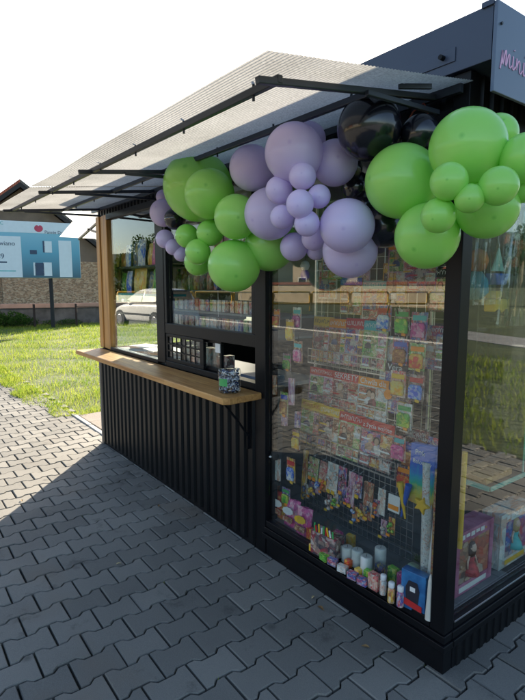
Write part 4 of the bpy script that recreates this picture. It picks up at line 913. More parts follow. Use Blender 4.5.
carton(372, 590, .055, .035, .075, 'red', 'small red box standing beside the capped bottles', 3)
for i, (px, py, c, lab) in enumerate(((383, 594, 'white', 'white capped glue bottle next to the small red box'), (391, 602, 'yellow', 'white capped bottle with a yellow label in the middle'), (400, 606, 'blue', 'white capped bottle with a blue label beside the blue box'))):
    P = at(px, py, 2, FZ); o = thing('small_bottle', lab, 'bottle', tuple(P), 'capped bottles on the display floor')
    MB().lathe([(.015,0),(.016,.004),(.016,.062),(.011,.070)], P, 18).build('bottle', pm(c, i, 3, 8), o, smooth=True)
    MB().lathe([(.0135,.0705),(.014,.074),(.014,.092),(.012,.095)], P, 18).build('cap', M['white'], o, smooth=True)
def devil(o, fn):
    MB().prism([(-.03,.03),(.025,.03),(.032,.10),(.02,.135),(-.02,.135),(-.035,.10)], lambda u, q, t: fn(u, t, q), -.002, -.0005).build('printed_figure', M['ink'], o)
    MB().prism([(-.04,.02),(.045,.012),(.045,.038),(-.04,.05)], lambda u, q, t: fn(u, t, q), -.004, -.0022).build('printed_stripe', M['red'], o)
    MB().prism([(-.012,.09),(.012,.09),(.012,.11),(-.012,.11)], lambda u, q, t: fn(u, t, q), -.004, -.0022).build('printed_face', M['paper'], o)
carton(412, 611, .115, .045, .175, mat('deep_blue_carton', (.02,.07,.26), .3, var=.4, scale=14, c2=(.05,.22,.45)), 'blue toy box with a dark printed figure on the display floor', 2, 'toy_box', turn=.12, extra=devil)
P = at(414, 580, 2, FZ); o = thing('glass_lantern', 'greenish glass lantern with a plant behind the blue toy box', 'lantern', tuple(P))
MB().box(P[0]-.07, P[0]+.07, P[1]-.03, P[1]+.03, P[2], P[2]+.13).build('lantern', M['cello'], o)
MB().box(P[0]-.03, P[0]+.02, P[1]-.02, P[1]+.02, P[2]+.002, P[2]+.08).build('filling', mat('pale_green_gel', (.35,.45,.30), .4), o, bevel=.01)
lf = MB()
for k in range(14):
    a = random.uniform(0, 6.28); l_ = random.uniform(.03, .06); b = np.array((P[0]+.03, P[1], P[2]+.10)); t_ = b + np.array((math.cos(a)*l_, math.sin(a)*l_*.5, random.uniform(.0,.05))); s = np.array((-math.sin(a), math.cos(a), 0))*.006
    lf.add([b, (b+t_)/2+s, t_, (b+t_)/2-s], [(0,1,2,3)])
lf.build('leaves', M['leaf2'], o)
# wrapping paper rolls and cones by the corner post
for i, (pxb, pyb, pxt, pyt, y, r0, c, lab) in enumerate(((425, 592, 428, 462, .10, .022, 'white', 'white wrapping paper roll with grey flowers near the corner post'), (434, 596, 440, 470, .07, .020, 'yellow', 'red and yellow patterned paper roll next to the corner post'))):
    A = at(pxb, pyb, 1, y); A[2] = FZ+.002; B = at(pxt, pyt, 1, y); 
    tag(MB().tube([A, A*.5+B*.5, B], r0, 16).build('paper_roll', print_mat('patterned_roll_paper', pal[c]+[(.25,.27,.28),(.66,.66,.62)] if i == 0 else [(.45,.05,.04),(.60,.40,.06),(.50,.42,.30),(.20,.10,.05)], 32, i, fine=80, gen=False), loc=tuple(A), smooth=False), lab, 'roll')
A = at(429, 619, 2, FZ); tag(MB().lathe([(.018,0),(.013,.09),(.010,.17),(.004,.20)], A, 14).build('paper_cone', M['cream'], loc=tuple(A)), 'cream paper cone on the display floor by the corner post', 'cone')
A = at(418, 500, 1, .09); o = thing('gift_bag', 'blue and green party bag with white lettering high by the corner post', 'bag', tuple(A))
fn = lambda u, q, t: (A[0]+u+q*.03, A[1]+t, A[2]+q)
def bagm():
    m, nt, p = nm('party_bag_print'); tc = N(nt,'ShaderNodeTexCoord'); sx = N(nt,'ShaderNodeSeparateXYZ'); L(nt, tc.outputs['Generated'], sx.inputs[0]); nz = N(nt,'ShaderNodeTexNoise'); nz.inputs['Scale'].default_value=5; L(nt, tc.outputs['Generated'], nz.inputs['Vector'])
    a = N(nt,'ShaderNodeMath', operation='MULTIPLY_ADD'); L(nt, nz.outputs['Fac'], a.inputs[0]); a.inputs[1].default_value=.35; L(nt, sx.outputs['Z'], a.inputs[2])
    cr = N(nt,'ShaderNodeValToRGB'); e=cr.color_ramp.elements; e[0].position=.2; e[0].color=(.55,.30,.08,1); e[1].position=1.1; e[1].color=(.12,.20,.55,1)
    for ps, c in ((.36,(.50,.45,.06)),(.5,(.04,.36,.20)),(.66,(.03,.30,.45)),(.82,(.05,.12,.50))): x=e.new(ps); x.color=c+(1,)
    L(nt, a.outputs[0], cr.inputs['Fac']); L(nt, cr.outputs['Color'], p.inputs['Base Color']); p.inputs['Roughness'].default_value=.25; return m
MB().prism([(-.055,-.02),(.06,-.03),(.075,.26),(-.055,.25)], fn, 0, .03).build('bag', bagm(), o, bevel=.004)
text('lettering', 'Pęk', .05, fn(-.03,.205,-.0015), (1,0,.0), (.03,0,1), M['paper'], o, width=.05, thick=.0005)
text('lettering', 'Balonów', .05, fn(-.04,.165,-.0015), (1,0,.0), (.03,0,1), M['paper'], o, width=.095, thick=.0005)
for i, (dx, c, lab) in enumerate(((-.075, 'blue', 'blue party hat stick below the gift bag'), (-.05, 'yellow', 'yellow paper fan below the gift bag'), (.03, 'yellow', 'yellow star shaped toy in front of the gift bag'))):
    Q = A + np.array((dx, -.015-.004*i, -.10 + .09*(i == 2)))
    if i < 2: m_ = MB().tube([Q, Q+np.array((.035*(1-2*i), 0, .16))], [.004, .016], 10).build('paper_fan', M[c], loc=tuple(Q))
    else: m_ = MB().prism([((.042 if k % 2 == 0 else .02)*math.cos(k*math.pi/5), (.042 if k % 2 == 0 else .02)*math.sin(k*math.pi/5)) for k in range(10)], lambda u, q, t: (Q[0]+u, Q[1]+t, Q[2]+q), 0, .02).build('star_toy', M[c], loc=tuple(Q), bevel=.004)
    tag(m_, lab, 'toy')
# behind the side glass
def doll(o, fn):
    pass
for i, (y0, wd, ht, c, lab) in enumerate(((.20, .33, .30, 'pink', 'pink doll box with a clear window behind the right end glass'), (.60, .30, .285, 'white', 'pale blue doll box behind the right end glass, farther from the corner'))):
    P = np.array((-.10, y0, FZ)); o = thing('doll_box', lab, 'box', tuple(P), 'doll boxes behind the end glass')
    mm = mat('magenta_carton', (.42,.07,.17), .35, var=.35, scale=9, c2=(.60,.24,.36)) if i == 0 else pm('white', 1, 3, 8)
    b = MB(); b.box(P[0]-.10, P[0]-.004, y0, y0+wd, FZ, FZ+ht); b.build('carton', mm, o, bevel=.003)
    f_ = MB(); f_.box(P[0]-.0035, P[0]+.003, y0, y0+.05, FZ, FZ+ht); f_.box(P[0]-.0035, P[0]+.003, y0+wd-.03, y0+wd, FZ, FZ+ht); f_.box(P[0]-.0035, P[0]+.003, y0+.051, y0+wd-.031, FZ, FZ+.05); f_.box(P[0]-.0035, P[0]+.003, y0+.051, y0+wd-.031, FZ+ht-.05, FZ+ht)
    f_.build('front_frame', mm, o)
    MB().box(P[0]-.0036, P[0]-.0008, y0+.051, y0+wd-.031, FZ+.051, FZ+ht-.051).build('printed_inside', pm('brown' if i == 0 else 'blue', 2, 2.5, 9), o)
    cx_, cz_, X_ = y0+.15, FZ+.205, P[0]+.0005
    MB().lathe([(.001,-.027),(.014,-.022),(.021,-.008),(.022,.004),(.016,.020),(.001,.026)], (X_, cx_, cz_), 16).build('doll_head', mat_skin[0], o, smooth=True)
    MB().lathe([(.020,-.045),(.026,-.02),(.0245,.006),(.018,.024),(.001,.031)], (X_-.006, cx_, cz_+.002), 16).build('doll_hair', mat_hair[i], o, smooth=True)
    MB().lathe([(.044,-.125),(.036,-.10),(.017,-.065),(.020,-.045),(.016,-.032),(.006,-.026)], (X_-.004, cx_, cz_), 18).build('doll_dress', [mat('red_dress', (.45,.05,.05), .6, var=.4, scale=60), M['teal']][i], o, smooth=True)
    for s_ in (-1, 1):
        MB().tube([(X_, cx_+s_*.018, cz_-.036), (X_+.003, cx_+s_*.034, cz_-.062), (X_+.008, cx_+s_*.040, cz_-.090)], [.006,.005,.004], 8).build('doll_arm', mat_skin[0], o, smooth=True)
        MB().tube([(X_-.004, cx_+s_*.012, cz_-.120), (X_-.002, cx_+s_*.013, cz_-.158)], [.006,.004], 8).build('doll_leg', mat_skin[0], o, smooth=True)
    pr = MB()
    for k in range(5): pr.box(P[0]+.0032, P[0]+.0042, y0+.055+.04*k, y0+.085+.04*k, FZ+ht-.035+.005*(k % 2), FZ+ht-.015)
    pr.build('printed_letters', M['paper'], o)
    MB().box(P[0]+.0032, P[0]+.0042, y0+.055, y0+wd-.05, FZ+.012, FZ+.036).build('printed_strip', M['yellow'] if i else M['paper'], o)
    MB().lathe([(.004,.0),(.004,.006)], (P[0]+.002, y0+wd-.07, FZ+ht-.03), 12).build('seal', M['yellow'], o)
sh = thing('display_shelf', 'green edged glass shelf behind the right end glass', 'shelf', (-.16, .55, .70))
MB().box(-.26, -.035, .36, 1.30, .698, .706).build('plate', M['glass'], sh); MB().box(-.034, -.030, .36, 1.30, .690, .712).build('edge', M['glassedge'], sh)
MB().box(-.26, -.036, .352, .359, .690, .712).build('edge', M['glassedge'], sh)
gp = thing('glass_partition', 'upright glass partition with a green edge behind the right end glass', 'partition', (-.16, .62, .2))
MB().box(-.30, -.034, .640, .646, .715, 2.18).build('plate', M['glass'], gp); MB().box(-.0335, -.029, .638, .648, .715, 2.18).build('edge', M['glassedge'], gp)
bx = MB().box(-.20, -.06, .37, .60, .708, .738).build('wooden_board', M['wood'], loc=(-.13, .48, .708), bevel=.004); tag(bx, 'yellow wooden board lying on the glass shelf', 'board')
tag(MB().tube([at(459.5,548,0,-.05), at(465,452,0,-.05)], .011, 12).build('yellow_tube', M['yellow'], loc=tuple(at(459.5,548,0,-.05))), 'yellow paper tube leaning behind the corner post', 'tube')
tag(MB().tube([(-.13,.075,.20), (-.13,.12,.66)], .018, 12).build('paper_roll', M['paper'], loc=(-.13,.075,.2)), 'white paper roll leaning beside the yellow tube', 'roll')
# cellophane wrapped toys high behind the side glass
P = np.array((-.08, .24, 1.70)); o = thing('plush_toy', 'red and orange plush toy in cellophane high behind the right end glass', 'toy', tuple(P))
MB().lathe([(.003,-.05),(.035,-.035),(.045,0),(.033,.035),(.003,.05)], P, 18).build('head', mat('red_plush', (.55,.07,.03), .9, var=.3, scale=30, c2=(.62,.20,.04)), o, smooth=True)
MB().lathe([(.02,-.16),(.05,-.13),(.045,-.08),(.02,-.045)], P, 18).build('body', mat('teal_plush', (.05,.25,.32), .9, var=.3, scale=20), o, smooth=True)
P = np.array((-.09, .42, 1.66)); o = thing('toy_boat', 'toy sailing boat with a pale green sail high behind the right end glass', 'toy', tuple(P))
MB().prism([(-.05,.0),(.05,.0),(0,.10)], lambda u, q, t: (P[0]+t, P[1]+u, P[2]+q), -.003, .003).build('sail', mat('pale_green_sail', (.35,.60,.48), .5), o)
MB().prism([(-.06,-.01),(.06,-.01),(.035,-.06),(-.035,-.06)], lambda u, q, t: (P[0]+t, P[1]+u, P[2]+q), -.025, .025).build('hull', M['blue'], o, bevel=.006)
P = np.array((-.09, .42, 1.49)); o = thing('toy_truck', 'small yellow toy truck under the toy sailing boat', 'toy', tuple(P))
MB().box(P[0]-.03, P[0]+.03, P[1]-.05, P[1]+.05, P[2]-.01, P[2]+.05).build('body', M['yellow'], o, bevel=.01)
MB().box(P[0]-.028, P[0]+.028, P[1]-.045, P[1]-.0, P[2]+.051, P[2]+.085).build('cab', M['yellow'], o, bevel=.008)
for s in (-.032, .032): MB().tube([(P[0]-.033, P[1]+s, P[2]-.012), (P[0]+.033, P[1]+s, P[2]-.012)], .018, 14).build('wheel', M['rubber'], o)
for i, (y0, y1, z0, z1, lab) in enumerate(((.10, .34, 1.52, 2.02, 'crinkled cellophane bag around the red plush toy'), (.35, .60, 1.42, 2.02, 'crinkled cellophane bag around the toy boat'))):
    v = []; f = []; nu, nq = 26, 6
    for q in range(nq+1):
        for u in range(nu+1):
            a = u/nu; yy = y0+(y1-y0)*a; yy = .5*(y0+y1) + (yy-.5*(y0+y1))*(1-.35*(q/nq)); v.append((-.038 - .012*math.sin(37*a+i)+.01*math.sin(61*a+q*.5), yy, z0+(z1-z0)*q/nq))
    for q in range(nq):
        for u in range(nu): a = q*(nu+1)+u; f.append((a, a+1, a+nu+2, a+nu+1))
    o = MB().add(v, f).build('cellophane_bag', M['cello'], loc=(-.05, y0, z0)); tag(o, lab, 'bag')
    sm = o.modifiers.new('t', 'SOLIDIFY'); sm.thickness = .001

# dry leaves blown against the plinth
for i, (x, y, r_, lab) in enumerate(((-.62,-.10,.022,'curled brown leaf on the paving below the candles'),(-.71,-.07,.014,'tiny pale leaf beside the curled brown one'),(-.30,-.13,.018,'small dry leaf near the right end of the display plinth'),(-2.2,-.22,.02,'dry leaf on the paving under the middle of the counter'),(-1.62,-.75,.016,'single dry leaf out on the shaded paving'),(-2.9,-1.0,.018,'dry leaf near the edge of the shadow on the paving'))):
    a = i*1.9; v = []; f = []
    for q in range(5):
        t = q/4; wd = r_*.45*math.sin(math.pi*min(.97, t+.04)); cx2, cy2 = x+math.cos(a)*r_*(2*t-1), y+math.sin(a)*r_*(2*t-1)
        for k, s_ in enumerate((-1, 0, 1)): v.append((cx2-math.sin(a)*wd*s_, cy2+math.cos(a)*wd*s_, .004+.35*wd*abs(s_)+.004*math.sin(3*t)))
    for q in range(4):
        for k in (0, 1): b = q*3+k; f.append((b, b+1, b+4, b+3))
    o = MB().add(v, f).build('dry_leaf', mat('dry_leaf_%d' % i, [(.20,.11,.04),(.42,.33,.18),(.28,.17,.07)][i % 3], .8, var=.3, scale=90), loc=(x, y, .002)); sm = o.modifiers.new('t', 'SOLIDIFY'); sm.thickness = .0006
    tag(o, lab, 'leaf')
# ---- left window: shelves of snacks
for z, lab in ((1.765, 'upper dark snack shelf behind the left window'), (1.525, 'lower green snack shelf behind the left window')):
    tag(MB().box(-3.89, -2.63, .085, .27, z-.018, z).build('shelf', M['teal'] if z < 1.6 else M['black'], loc=(-3.2, .2, z), bevel=.002), lab, 'shelf')
tag(MB().box(-3.88, -1.35, .585, .60, 1.40, 2.25).build('back_board', M['interior'], loc=(-2.6, .6, 1.5)), 'grey board closing the back of the snack shelves', 'board')
nms = {'yellow': 'yellow', 'blue': 'blue', 'green': 'green', 'red': 'red', 'brown': 'brown', 'dark': 'dark', 'pink': 'pink'}
ords = ['first', 'second', 'third', 'fourth', 'fifth', 'sixth', 'seventh', 'eighth']
for row, (z, cs) in enumerate(((1.766, ['yellow','brown','blue','dark','blue','yellow','pink','blue']), (1.526, ['brown','green','blue','yellow','yellow','dark','green','yellow']))):
    for i, c in enumerate(cs):
        P = np.array((-3.81+i*.150, .12+.02*(i % 2), z))
        bag(0, 0, .150, .235-.015*((i*3) % 4), c, '%s snack bag, %s from the left on the %s shelf of the left window' % (c, ords[i], ('upper', 'lower')[row]), i+row, name='snack_bag', grp='snack bags on the left window shelves', P=P, turn=.1*math.sin(i*2.3))
# newspapers on the inner counter in the sun
for i, (x, y, a, lab) in enumerate(((-3.35, .24, .3, 'sunlit newspaper pile at the left on the inner counter'), (-3.02, .20, -.2, 'sunlit newspaper pile in the middle of the inner counter'), (-2.78, .30, .5, 'newspaper pile at the right on the inner counter'))):
    P = np.array((x, y, .976)); o = thing('newspaper_pile', lab, 'newspapers', tuple(P), 'newspaper piles on the inner counter')
    for k in range(4):
        b = a+.12*math.sin(k*2.1+i); ca, sa = math.cos(b), math.sin(b)
        MB().prism([(-.14,-.10),(.14,-.10),(.14,.10),(-.14,.10)], lambda u, q, t: (x+u*ca-q*sa, y+u*sa+q*ca, t+.02*max(0, u)**1.5), .977+k*.016, .991+k*.016).build('newspaper', M['paper'] if k % 2 else pm('white', k, 4, 16), o)
# ---- middle window: small packs and bottles
for z, lab in ((1.275, 'lowest pack shelf in the middle window'), (1.405, 'second pack shelf in the middle window'), (1.56, 'bottle shelf in the middle window'), (1.80, 'top shelf in the middle window')):
    tag(MB().box(-3.10, -1.34, .20 if z < 1.5 else .30, .58, z-.014, z).build('shelf', mat('grey_shelf_%d' % int(z*100), (.22,.24,.23), .5), loc=(-1.9, .4, z)), lab, 'shelf')
pc = ['white', 'red', 'white', 'blue', 'yellow', 'white', 'green', 'red', 'dark', 'white']
for row, z in enumerate((1.276, 1.406)):
    for i in range(26):
        c = pc[(i*3+row*4) % 10]; P = np.array((-2.95+i*.0555, .22+.006*(i % 3), z))
        carton(0, 0, .05, .022, .085, c, 'small %s pack standing in the %s pack row of the middle window' % (c if c != 'dark' else 'black', ('lower', 'upper')[row]), i % 5, 'small_pack', 'pack', 'small packs standing in the middle window', P=P)
for i, (c, cap) in enumerate((('green','green'),('yellow','yellow'),('green','yellow'),('yellow','green'),('dark','red'),('brown','yellow'),('blue','red'),('green','green'),('dark','yellow'))):
    P = np.array((-2.92+i*.105, .36, 1.561)); o = thing('bottle', '%s labelled bottle, %s from the left on the bottle shelf' % ({'dark': 'black'}.get(c, c), (ords+['ninth'])[i]), 'bottle', tuple(P), 'bottles on the middle window shelf')
    MB().lathe([(.030,0),(.032,.006),(.032,.10),(.024,.125),(.013,.14),(.013,.155)], P, 18).build('bottle', pm(c, i, 2, 6), o, smooth=True)
    MB().lathe([(.015,.1555),(.015,.175),(.012,.177)], P, 14).build('cap', M[cap], o, smooth=True)
for i in range(8):
    c = ['blue','green','brown','dark','yellow','blue','green','red'][i]; carton(0, 0, .12, .06, .17+.02*(i % 3), c, '%s carton, %s from the left on the top shelf of the middle window' % ({'dark': 'black'}.get(c, c), ords[i]), i, 'carton', 'box', 'cartons on the top shelf of the middle window', P=np.array((-2.95+i*.145, .42, 1.801)))
# behind the hatch
for i, (x, y, z, w_, h_, c, lab) in enumerate(((-2.38,.13,.976,.10,.16,'white','white box nearest the left behind the grille'),(-2.24,.15,.976,.09,.13,'pink','pink box behind the grille'),(-2.10,.14,.976,.11,.17,'white','tall white box in the middle behind the grille'),(-1.96,.16,.976,.08,.12,'brown','brown box behind the right end of the grille'),(-1.85,.13,.976,.06,.14,'dark','slim black box behind the half open sash'))):
    carton(0, 0, w_, .07, h_, c, lab, i, 'carton', 'box', 'boxes behind the serving hatch', P=np.array((x, y, z)))
for i, (x, y, dz, lab) in enumerate(((-1.60, .26, 0, 'thicker paper stack inside the open serving hatch'), (-1.45, .20, 0, 'thin paper stack at the right inside the open serving hatch'))):
    P = np.array((x, y, .976)); b = MB()
    for k in range(5 - 2*i): b.box(x-.11+.004*k, x+.11+.003*k, y-.10, y+.12-.005*k, .9765+k*.007, .9825+k*.007)
    tag(b.build('paper_stack', mat('grey_paper_%d' % i, (.20,.22,.26), .6), loc=tuple(P)), lab, 'papers')
#PART4
# ================================================================ BEYOND THE MEADOW, LEFT
B0 = np.array((-19.44, 3.56, 0)); BD = np.array((.202, .979, 0)); BD /= np.linalg.norm(BD); BN = np.array((BD[1], -BD[0], 0))   # BN faces the kiosk
def fb(u, z, w_): return B0 + BD*u - BN*w_ + np.array((0, 0, z))
def onb(px, py, w_=0):
    """(u, z) on the upright plane w_ metres behind the billboard"""
    d = (px-CX)*RX + F*FW - (py-CY)*UP; P0 = B0 - BN*w_; t = ((P0-CAM) @ BN)/(d @ BN); P = CAM + d*t
    return float((P-B0) @ BD), float(P[2])
bb = thing('billboard', 'blue and white advertising billboard on posts in front of the old stone house', 'billboard', tuple(B0))
def bmat():
    m, nt, p = nm('billboard_blue_print'); tc = N(nt,'ShaderNodeTexCoord'); sx = N(nt,'ShaderNodeSeparateXYZ'); L(nt, tc.outputs['Generated'], sx.inputs[0])
    cr = N(nt,'ShaderNodeValToRGB'); e=cr.color_ramp.elements; e[0].color=(.035,.11,.16,1); e[1].color=(.28,.56,.68,1); x=e.new(.45); x.color=(.10,.34,.47,1)
    L(nt, sx.outputs['Z'], cr.inputs['Fac']); L(nt, cr.outputs['Color'], p.inputs['Base Color']); p.inputs['Roughness'].default_value=.4; return m
uL, zTL = onb(-30, 214.5); uR, zTR = onb(78.5, 228.5); _, zBR = onb(78.5, 280.3); _, zBL = onb(-30, 274.8)
z0, z1 = (zBR+zBL)/2, (zTR+zTL)/2
MB().prism([(uL,z0),(uR,z0),(uR,z1),(uL,z1)], fb, -.03, .03).build('panel', bmat(), bb)
MB().prism([(uL-.02,z0-.02),(uR+.02,z0-.02),(uR+.02,z1+.02),(uL-.02,z1+.02)], fb, .031, .06).build('backing', M['white'], bb)
M['signwhite'] = mat('white_vinyl', (.66,.74,.78), .4, var=.03)
def bpatch(name, x0, y0, x1, y1, m_, lift=-.034, th=.003, par=bb):
    ua, za = onb(x0, y1); ub, zb = onb(x1, y0); return MB().prism([(ua,za),(ub,za),(ub,zb),(ua,zb)], fb, lift-th, lift).build(name, m_, par)
MB().prism([(uL,z1-.40),(uR,z1-.40),(uR,z1),(uL,z1)], fb, -.036, -.031).build('header_strip', M['signwhite'], bb)
wb = bpatch('white_field', -29, 236.5, 20.5, 277, M['signwhite'])
def btext(name, s, x0, y0, x1, m_, lift=-.041, par=bb):
    u0, z_ = onb(x0, y0); u1, _ = onb(x1, y0); return text(name, s, (u1-u0)*1.6/max(1, len(s)), fb(u0, z_, lift), BD, (0,0,1), m_, par, width=u1-u0, thick=.002)
M['navy'] = mat('navy_print', (.03,.06,.12), .5)
btext('lettering', 'rwiano', -4, 245, 14.5, M['navy'], par=wb); btext('lettering', '89', -3.5, 258.5, 4, M['navy'], par=wb)
bpatch('line', -20, 261.5, 7, 262.6, M['navy'], -.038, par=wb); bpatch('line', -20, 270.5, 16, 271.1, M['teal'], -.038, par=wb)
btext('lettering', 'C', 0, 224.5, 3, M['teal']); btext('lettering', 'Pannie Dom', 44.5, 233.5, 66, M['navy'])
u_, z_ = onb(38.5, 228.5); MB().prism([(u_+.15*math.cos(a), z_+.13*math.sin(a) - (.05 if abs(a-math.pi/2) < .3 else 0)) for a in np.linspace(0, 2*math.pi, 21)[:-1]], fb, -.042, -.037).build('emblem', mat('crimson_print', (.50,.05,.10), .5), bb)
bpatch('wall_unit', 43, 241, 44.2, 252.5, M['navy']); bpatch('wall_unit', 44.3, 241.4, 51.5, 252.5, M['signwhite'])
bpatch('control_panel', 30, 250.3, 36.8, 254.2, M['navy'])
bpatch('outdoor_unit', 34, 262.5, 35.2, 275.5, M['signwhite']); bpatch('outdoor_unit', 35.3, 263, 43.8, 275.5, M['navy']); bpatch('outdoor_unit', 43.9, 262.5, 51.6, 276, M['signwhite'])
bpatch('tall_unit', 60, 241, 71, 277, M['signwhite'])
for px in (52, -14):
    u_, _ = onb(px, 300); MB().tube([fb(u_, -.1, .12), fb(u_, z1-.1, .12)], .075, 12).build('post', M['rubber'], bb)

H = thing('stone_house', 'old stone house with a grey plastered gable behind the billboard', 'house', tuple(fb(-1.6, 0, 10)))
(ua, zr), (u2_, z2_) = onb(20, 182, 5.4), onb(72, 223, 5.4); hw = 4.5; sl2 = (zr-z2_)/(u2_-ua); ze = zr - sl2*hw; hs = {1: hw+.3, -1: 1.25}
MB().prism([(ua-1.0,-.2),(ua+hw-.3,-.2),(ua+hw-.3,2.75),(ua-1.0,2.75)], fb, 6, 16).build('stone_wall', M['stone'], H)
MB().prism([(ua-.98,2.752),(ua+hw-.32,2.752),(ua+hw-.32,ze+.02),(ua,zr-.2),(ua-.98,zr-.2-.98*sl2)], fb, 6.02, 15.98).build('gable_wall', mat('grey_gable_plaster', (.14,.115,.09), .9, var=.2, scale=1.5, bump=.3, bscale=12), H)
MB().prism([(ua-9,-.2),(ua-1.01,-.2),(ua-1.01,2.3),(ua-9,2.3)], fb, 6.4, 12).build('stone_wall', M['stone'], H)
MB().prism([(6.1,2.1),(9.2,3.1),(9.2,3.22),(6.1,2.22)], lambda w_, z, u: fb(u, z, w_), ua-9.2, ua-1.02).build('roof', M['roof_grey'], H)
MB().prism([(9.2,3.1),(12.4,2.1),(12.4,2.22),(9.2,3.22)], lambda w_, z, u: fb(u, z, w_), ua-9.2, ua-1.02).build('roof', M['roof_grey'], H)
for s in (-1, 1):
    MB().prism([(ua,zr),(ua+s*hs[s],zr-hs[s]*sl2),(ua+s*hs[s],zr-hs[s]*sl2+.13),(ua,zr+.14)], fb, 5.4, 16.4).build('roof', M['roof_grey'] if s > 0 else M['roof_red'], H)
    MB().prism([(ua,zr-.22),(ua+s*hs[s],zr-hs[s]*sl2-.22),(ua+s*hs[s],zr-hs[s]*sl2-.005),(ua,zr-.005)], fb, 5.36, 5.52).build('barge_board', M['rubber'], H)
lw = thing('low_wall', 'low dark rendered wall with a pinkish coping at the far side of the meadow', 'wall', tuple(fb(0, 0, 2)))
MB().prism([(-16,-.2),(9,-.2),(9,.66),(-16,.66)], fb, 2, 2.3).build('wall', M['oldwall'], lw)
MB().prism([(-16,.662),(9,.662),(9,.83),(-16,.83)], fb, 1.93, 2.37).build('coping', mat('pinkish_coping', (.36,.22,.17), .9, var=.2, scale=2, bump=.3), lw)
for px, lab in ((34, 'thin rusty fence post left of the billboard post'), (76, 'rusty fence post at the right end of the billboard')):
    u_, _ = onb(px, 310, .6); tag(MB().tube([fb(u_, -.1, .6), fb(u_, .86, .6)], .045, 8).build('fence_post', mat('rusty_iron_%d' % px, (.03,.017,.013), .85, var=.3), loc=tuple(fb(u_, 0, .6))), lab, 'post', 'fence posts before the low wall')
u_, _ = onb(76, 310, .6); tag(MB().tube([fb(u_+.04, .75, .6), fb(u_+3, .72, .6)], .014, 6).build('fence_rail', M['rubber'], loc=tuple(fb(u_, .75, .6))), 'thin dark fence rail running right from the rusty post', 'rail')

def leaf_cloud(centers, radii, n, size, seed):
    g = np.random.default_rng(seed); V = []; f = []
    wts = np.array([r[0]*r[1]*r[2] for r in radii])**(2/3); wts /= wts.sum()
    for i in range(n):
        k = g.choice(len(centers), p=wts); d = g.normal(0, 1, 3); d /= np.linalg.norm(d); rr = g.uniform(.55, 1.05)
        p = np.array(centers[k]) + d*rr*np.array(radii[k]); a = g.normal(0, 1, 3); a /= np.linalg.norm(a); b = np.cross(a, g.normal(0, 1, 3)); b /= np.linalg.norm(b); s = size*g.uniform(.6, 1.3)
        q = len(V); V += [p-a*s, p-b*s*.6, p+a*s, p+b*s*.6]; f.append((q, q+1, q+2, q+3))
    m = MB(); m.v = [tuple(p) for p in V]; m.f = f; return m
def make_tree(lab, h, seed, m_, loc, grp):
    g = np.random.default_rng(seed); o = thing('tree', lab, 'tree', loc, grp); o['_o'] = [0, 0, 0]
    t = MB(); t.tube([(0,0,-.3), (.05*h/8,0,h*.25), (0,.1,h*.5), (.1,0,h*.85)], [h*.028, h*.022, h*.016, h*.005], 10); cs = []; rs = []
    for k in range(9):
        a = k*2.4; z = h*(.35+.5*k/9); e = np.array((math.cos(a)*h*.24*(1.1-k/12), math.sin(a)*h*.24*(1.1-k/12), z+h*.12)); t.tube([(0,.05,z), e*.55+np.array((0,0,z))*.45*np.array((0,0,1)), e], [h*.010, h*.007, h*.003], 6)
        cs.append(e); s = h*g.uniform(.10, .17); rs.append((s*1.2, s*1.2, s))
    cs.append((0, 0, h*.9)); rs.append((h*.15, h*.15, h*.13)); cs.append((0, 0, h*.62)); rs.append((h*.2, h*.2, h*.18))
    t.build('trunk', M['bark'], o); leaf_cloud(cs, rs, 2600, h*.022, seed).build('crown', m_, o)
    return o
def shrub(lab, P, sx, sy, sz, seed, m_, grp=None):
    o = thing('shrub', lab, 'shrub', tuple(P), grp); cs = []; rs = []; g = np.random.default_rng(seed)
    for k in range(7): cs.append(P + np.array((g.uniform(-sx, sx), g.uniform(-sy, sy), sz*g.uniform(.35, .7)))); rs.append((sx*.45, sy*.5, sz*.38))
    leaf_cloud(cs, rs, 1500, sz*.07, seed).build('foliage', m_, o)
    b = MB()
    for c in cs: b.tube([P + np.array((0,0,-.1)), c], .015, 6)
    b.build('stem', M['bark'], o)
for px, sx, sz, lab in ((8, 1.0, .62, 'dark shrub at the foot of the low wall, left of the billboard post'), (24, .6, .42, 'small dark shrub between the larger shrub and the fence post'), (60, .55, .30, 'low weedy shrub right of the billboard post')):
    u_, _ = onb(px, 310, 1.2); shrub(lab, fb(u_, -.04, 1.3), sx, .5, sz, px, M['leaf'], 'shrubs along the low wall')

# ================================================================ ACROSS THE STREET (seen in the glass)
C = thing('parked_car', 'white three door hatchback parked on the far left paving, mirrored in the window', 'car', (0, 0, 0))
def loft(st, ring, name, m_, par, sub=0):
    v = []; f = []
    for s in st: v += ring(*s)
    n = len(ring(*st[0]))
    for i in range(len(st)-1):
        for k in range(n): f.append((i*n+k, i*n+(k+1) % n, (i+1)*n+(k+1) % n, (i+1)*n+k))
    f.append(tuple(range(n))); f.append(tuple((len(st)-1)*n+k for k in range(n)))
    o = MB().add(v, f).build(name, m_, par, smooth=True); s_ = o.modifiers.new('round', 'SUBSURF'); s_.levels = s_.render_levels = 2; return o
def ringb(x, zl, zb, hw):
    h = [(hw*.86, zl), (hw*.98, zl+.10), (hw, (zl+zb)/2), (hw*.97, zb-.06), (hw*.86, zb)]; return [(x, y, z) for y, z in h] + [(x, -y, z) for y, z in h[::-1]]
cb = loft([(-1.86,.36,.78,.66),(-1.84,.30,.84,.74),(-1.74,.22,.95,.79),(-1.3,.2,.97,.81),(0,.2,.95,.82),(.8,.2,.93,.81),(1.2,.2,.88,.79),(1.6,.22,.78,.76),(1.80,.25,.68,.70),(1.86,.33,.58,.60)], ringb, 'body', M['carpaint'], C)
